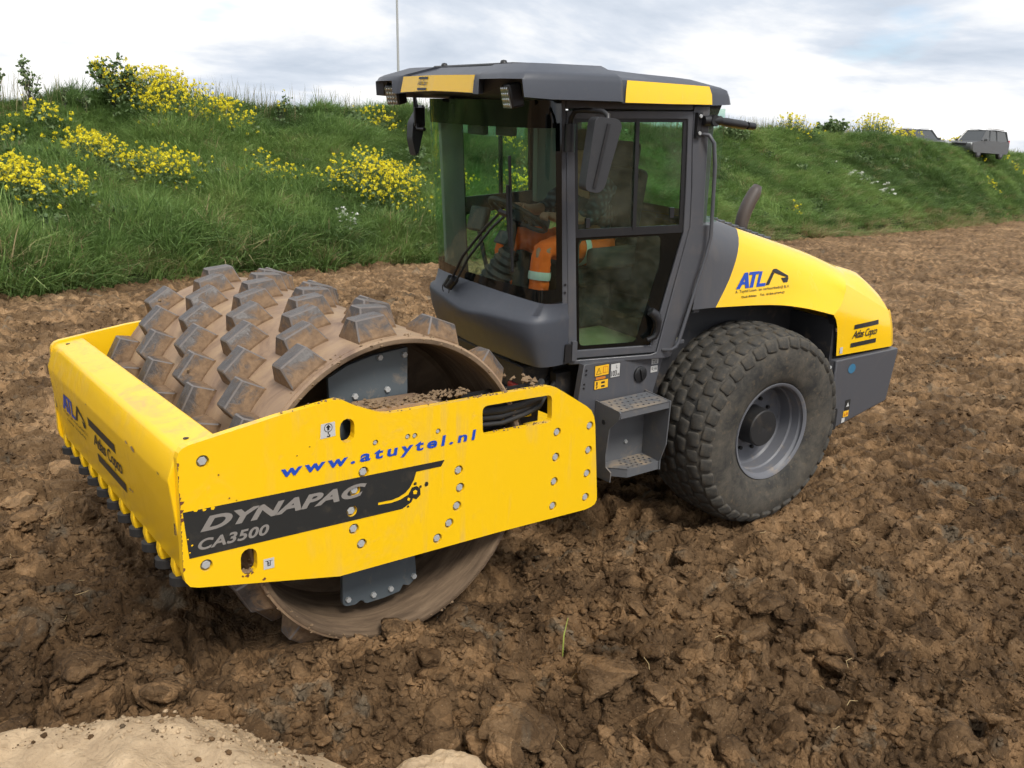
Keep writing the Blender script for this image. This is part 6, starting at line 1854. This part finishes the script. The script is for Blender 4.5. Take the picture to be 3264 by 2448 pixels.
# ------------------------------------------------------------------ cars on the crest
paint('car_grey', (0.08, 0.083, 0.087), 0.35, 0.1, 0.1, 0.1)
paint('car_dark', (0.016, 0.018, 0.020), 0.5, 0.1, 0.1, 0.1)
m_cg, b_cg, t_cg = newmat('car_glass', 0.08, (0.05, 0.056, 0.06), 0, 0.6)
newmat('head_lamp', 0.15, (0.7, 0.72, 0.72), 0.3)
newmat('tail_lamp', 0.2, (0.5, 0.02, 0.02))
def car(loc, yaw, label, matn, hgt=1.85, wagon=True):
    """4.7 m estate; +x is its nose"""
    root = empty('parked_car', loc)
    root.rotation_euler = (0, 0, yaw)
    root.scale = (1.04, 1.04, 1.04)
    tag(root, label, 'car', 'cars parked on the embankment')
    k = hgt / 1.85
    body_o = [(2.30, .45), (2.36, .70), (2.30, .98), (1.15, 1.10), (-2.25, 1.14), (-2.36, .95), (-2.36, .50), (-2.2, .34), (2.1, .34)]
    B = MB()
    sec = []
    for u, s in ((-.90, .955), (-.78, 1.0), (.78, 1.0), (.90, .955)):
        sec.append([(x * s, u, z * k) for x, z in body_o])
    B.loft(sec, True); n = len(body_o)
    B.add(sec[0], [tuple(range(n))]); B.add(sec[-1], [tuple(reversed(range(n)))])
    bo = B.build('body', matn, root, bevel=.05, seg=3)
    rear = -2.22 if wagon else -1.55
    cab_lo = [(1.15, .80, 1.09), (rear, .80, 1.13), (rear, -.80, 1.13), (1.15, -.80, 1.09)]
    cab_hi = [(.42, .64, 1.80), (rear + .22, .64, 1.80), (rear + .22, -.64, 1.80), (.42, -.64, 1.80)]
    C = MB().loft([[(x, y, z * k) for x, y, z in cab_lo], [(x, y, z * k) for x, y, z in cab_hi]], True)
    C.build('greenhouse', 'car_glass', root)
    Rf = MB().prism([(.50, 1.785 * k), (-.6, 1.85 * k), (rear + .2, 1.80 * k), (rear + .18, 1.77 * k), (.46, 1.765 * k)], [], lambda u, v, d: (u, d, v), -.67, .67)
    ro = Rf.build('car_roof', matn, root, bevel=.03)
    for sy in (1, -1):
        MB().tube([(.2, sy * .60, 1.88 * k), (-.6, sy * .60, 1.91 * k), (rear + .4, sy * .60, 1.87 * k)], .022, 6).build('roof_rail', 'chrome', ro)
        for xa, xb in ((1.13, .45), (.15, -.02), (-.80, -.82), (rear + .02, rear + .22)):
            MB().tube([(xa, sy * .80, 1.10 * k), (xb, sy * .66, 1.79 * k)], .05, 6).build('pillar', matn, root)
        MB().box((.95, sy * .98, 1.16 * k), (.12, .20, .15)).build('door_mirror', matn, root, bevel=.03)
        MB().box((2.24, sy * .66, .86 * k), (.16, .34, .16)).build('headlight', 'head_lamp', root, bevel=.03)
        MB().box((-2.32, sy * .74, 1.05 * k), (.10, .20, .42)).build('tail_light', 'tail_lamp', root, bevel=.03)
        for xw in (1.42, -1.40):
            wf = lambda a, r_, an: (xw + r_ * math.cos(an), sy * (.78 + a), .36 + r_ * math.sin(an))
            wo = MB().lathe([(-.11, 0), (-.11, .30), (-.09, .36), (.09, .36), (.11, .33), (.11, .23), (.09, 0)], 20, wf).build('wheel', 'black_rubber', root, smooth=40)
            MB().lathe([(.112, .22), (.12, .20), (.10, .05), (.11, 0)], 14, wf).build('rim', 'wheel_grey', wo, smooth=40)
    MB().box((2.34, 0, .82 * k), (.05, .95, .18)).build('grille', 'black_plastic', root, bevel=.02)
    MB().box((2.355, 0, .92 * k), (.04, 1.0, .04)).build('grille_trim', 'chrome', root)
    return root
car((-61.9, -24.7, 3.86), R(-4), 'dark grey estate car with roof rails on the crest at the right', 'car_grey')
car((-58.6, -27.4, 3.95), R(60), 'near-black car mostly hidden behind the grass of the right crest', 'car_dark', 1.62, False)

# ------------------------------------------------------------------ bits of vegetation on the bare soil
def lone_blade(x, y, pts, label):
    z = float(soil_z(np.array([x]), np.array([y]))[0])
    o = MB().tube([(x + a, y + b_, z + c_) for a, b_, c_ in pts], [.0035, .004, .0035, .0015], 5).build('grass_blade', 'fresh_stalk', None, smooth=60)
    tag(o, label, 'grass blade')
newmat('fresh_stalk', 0.6, (0.30, 0.36, 0.07))
lone_blade(-0.62, 1.62, [(0, 0, 0), (.01, .01, .06), (0.0, .0, .12), (-.03, -.01, .20)], 'single light green grass blade standing in the soil below the side plate')
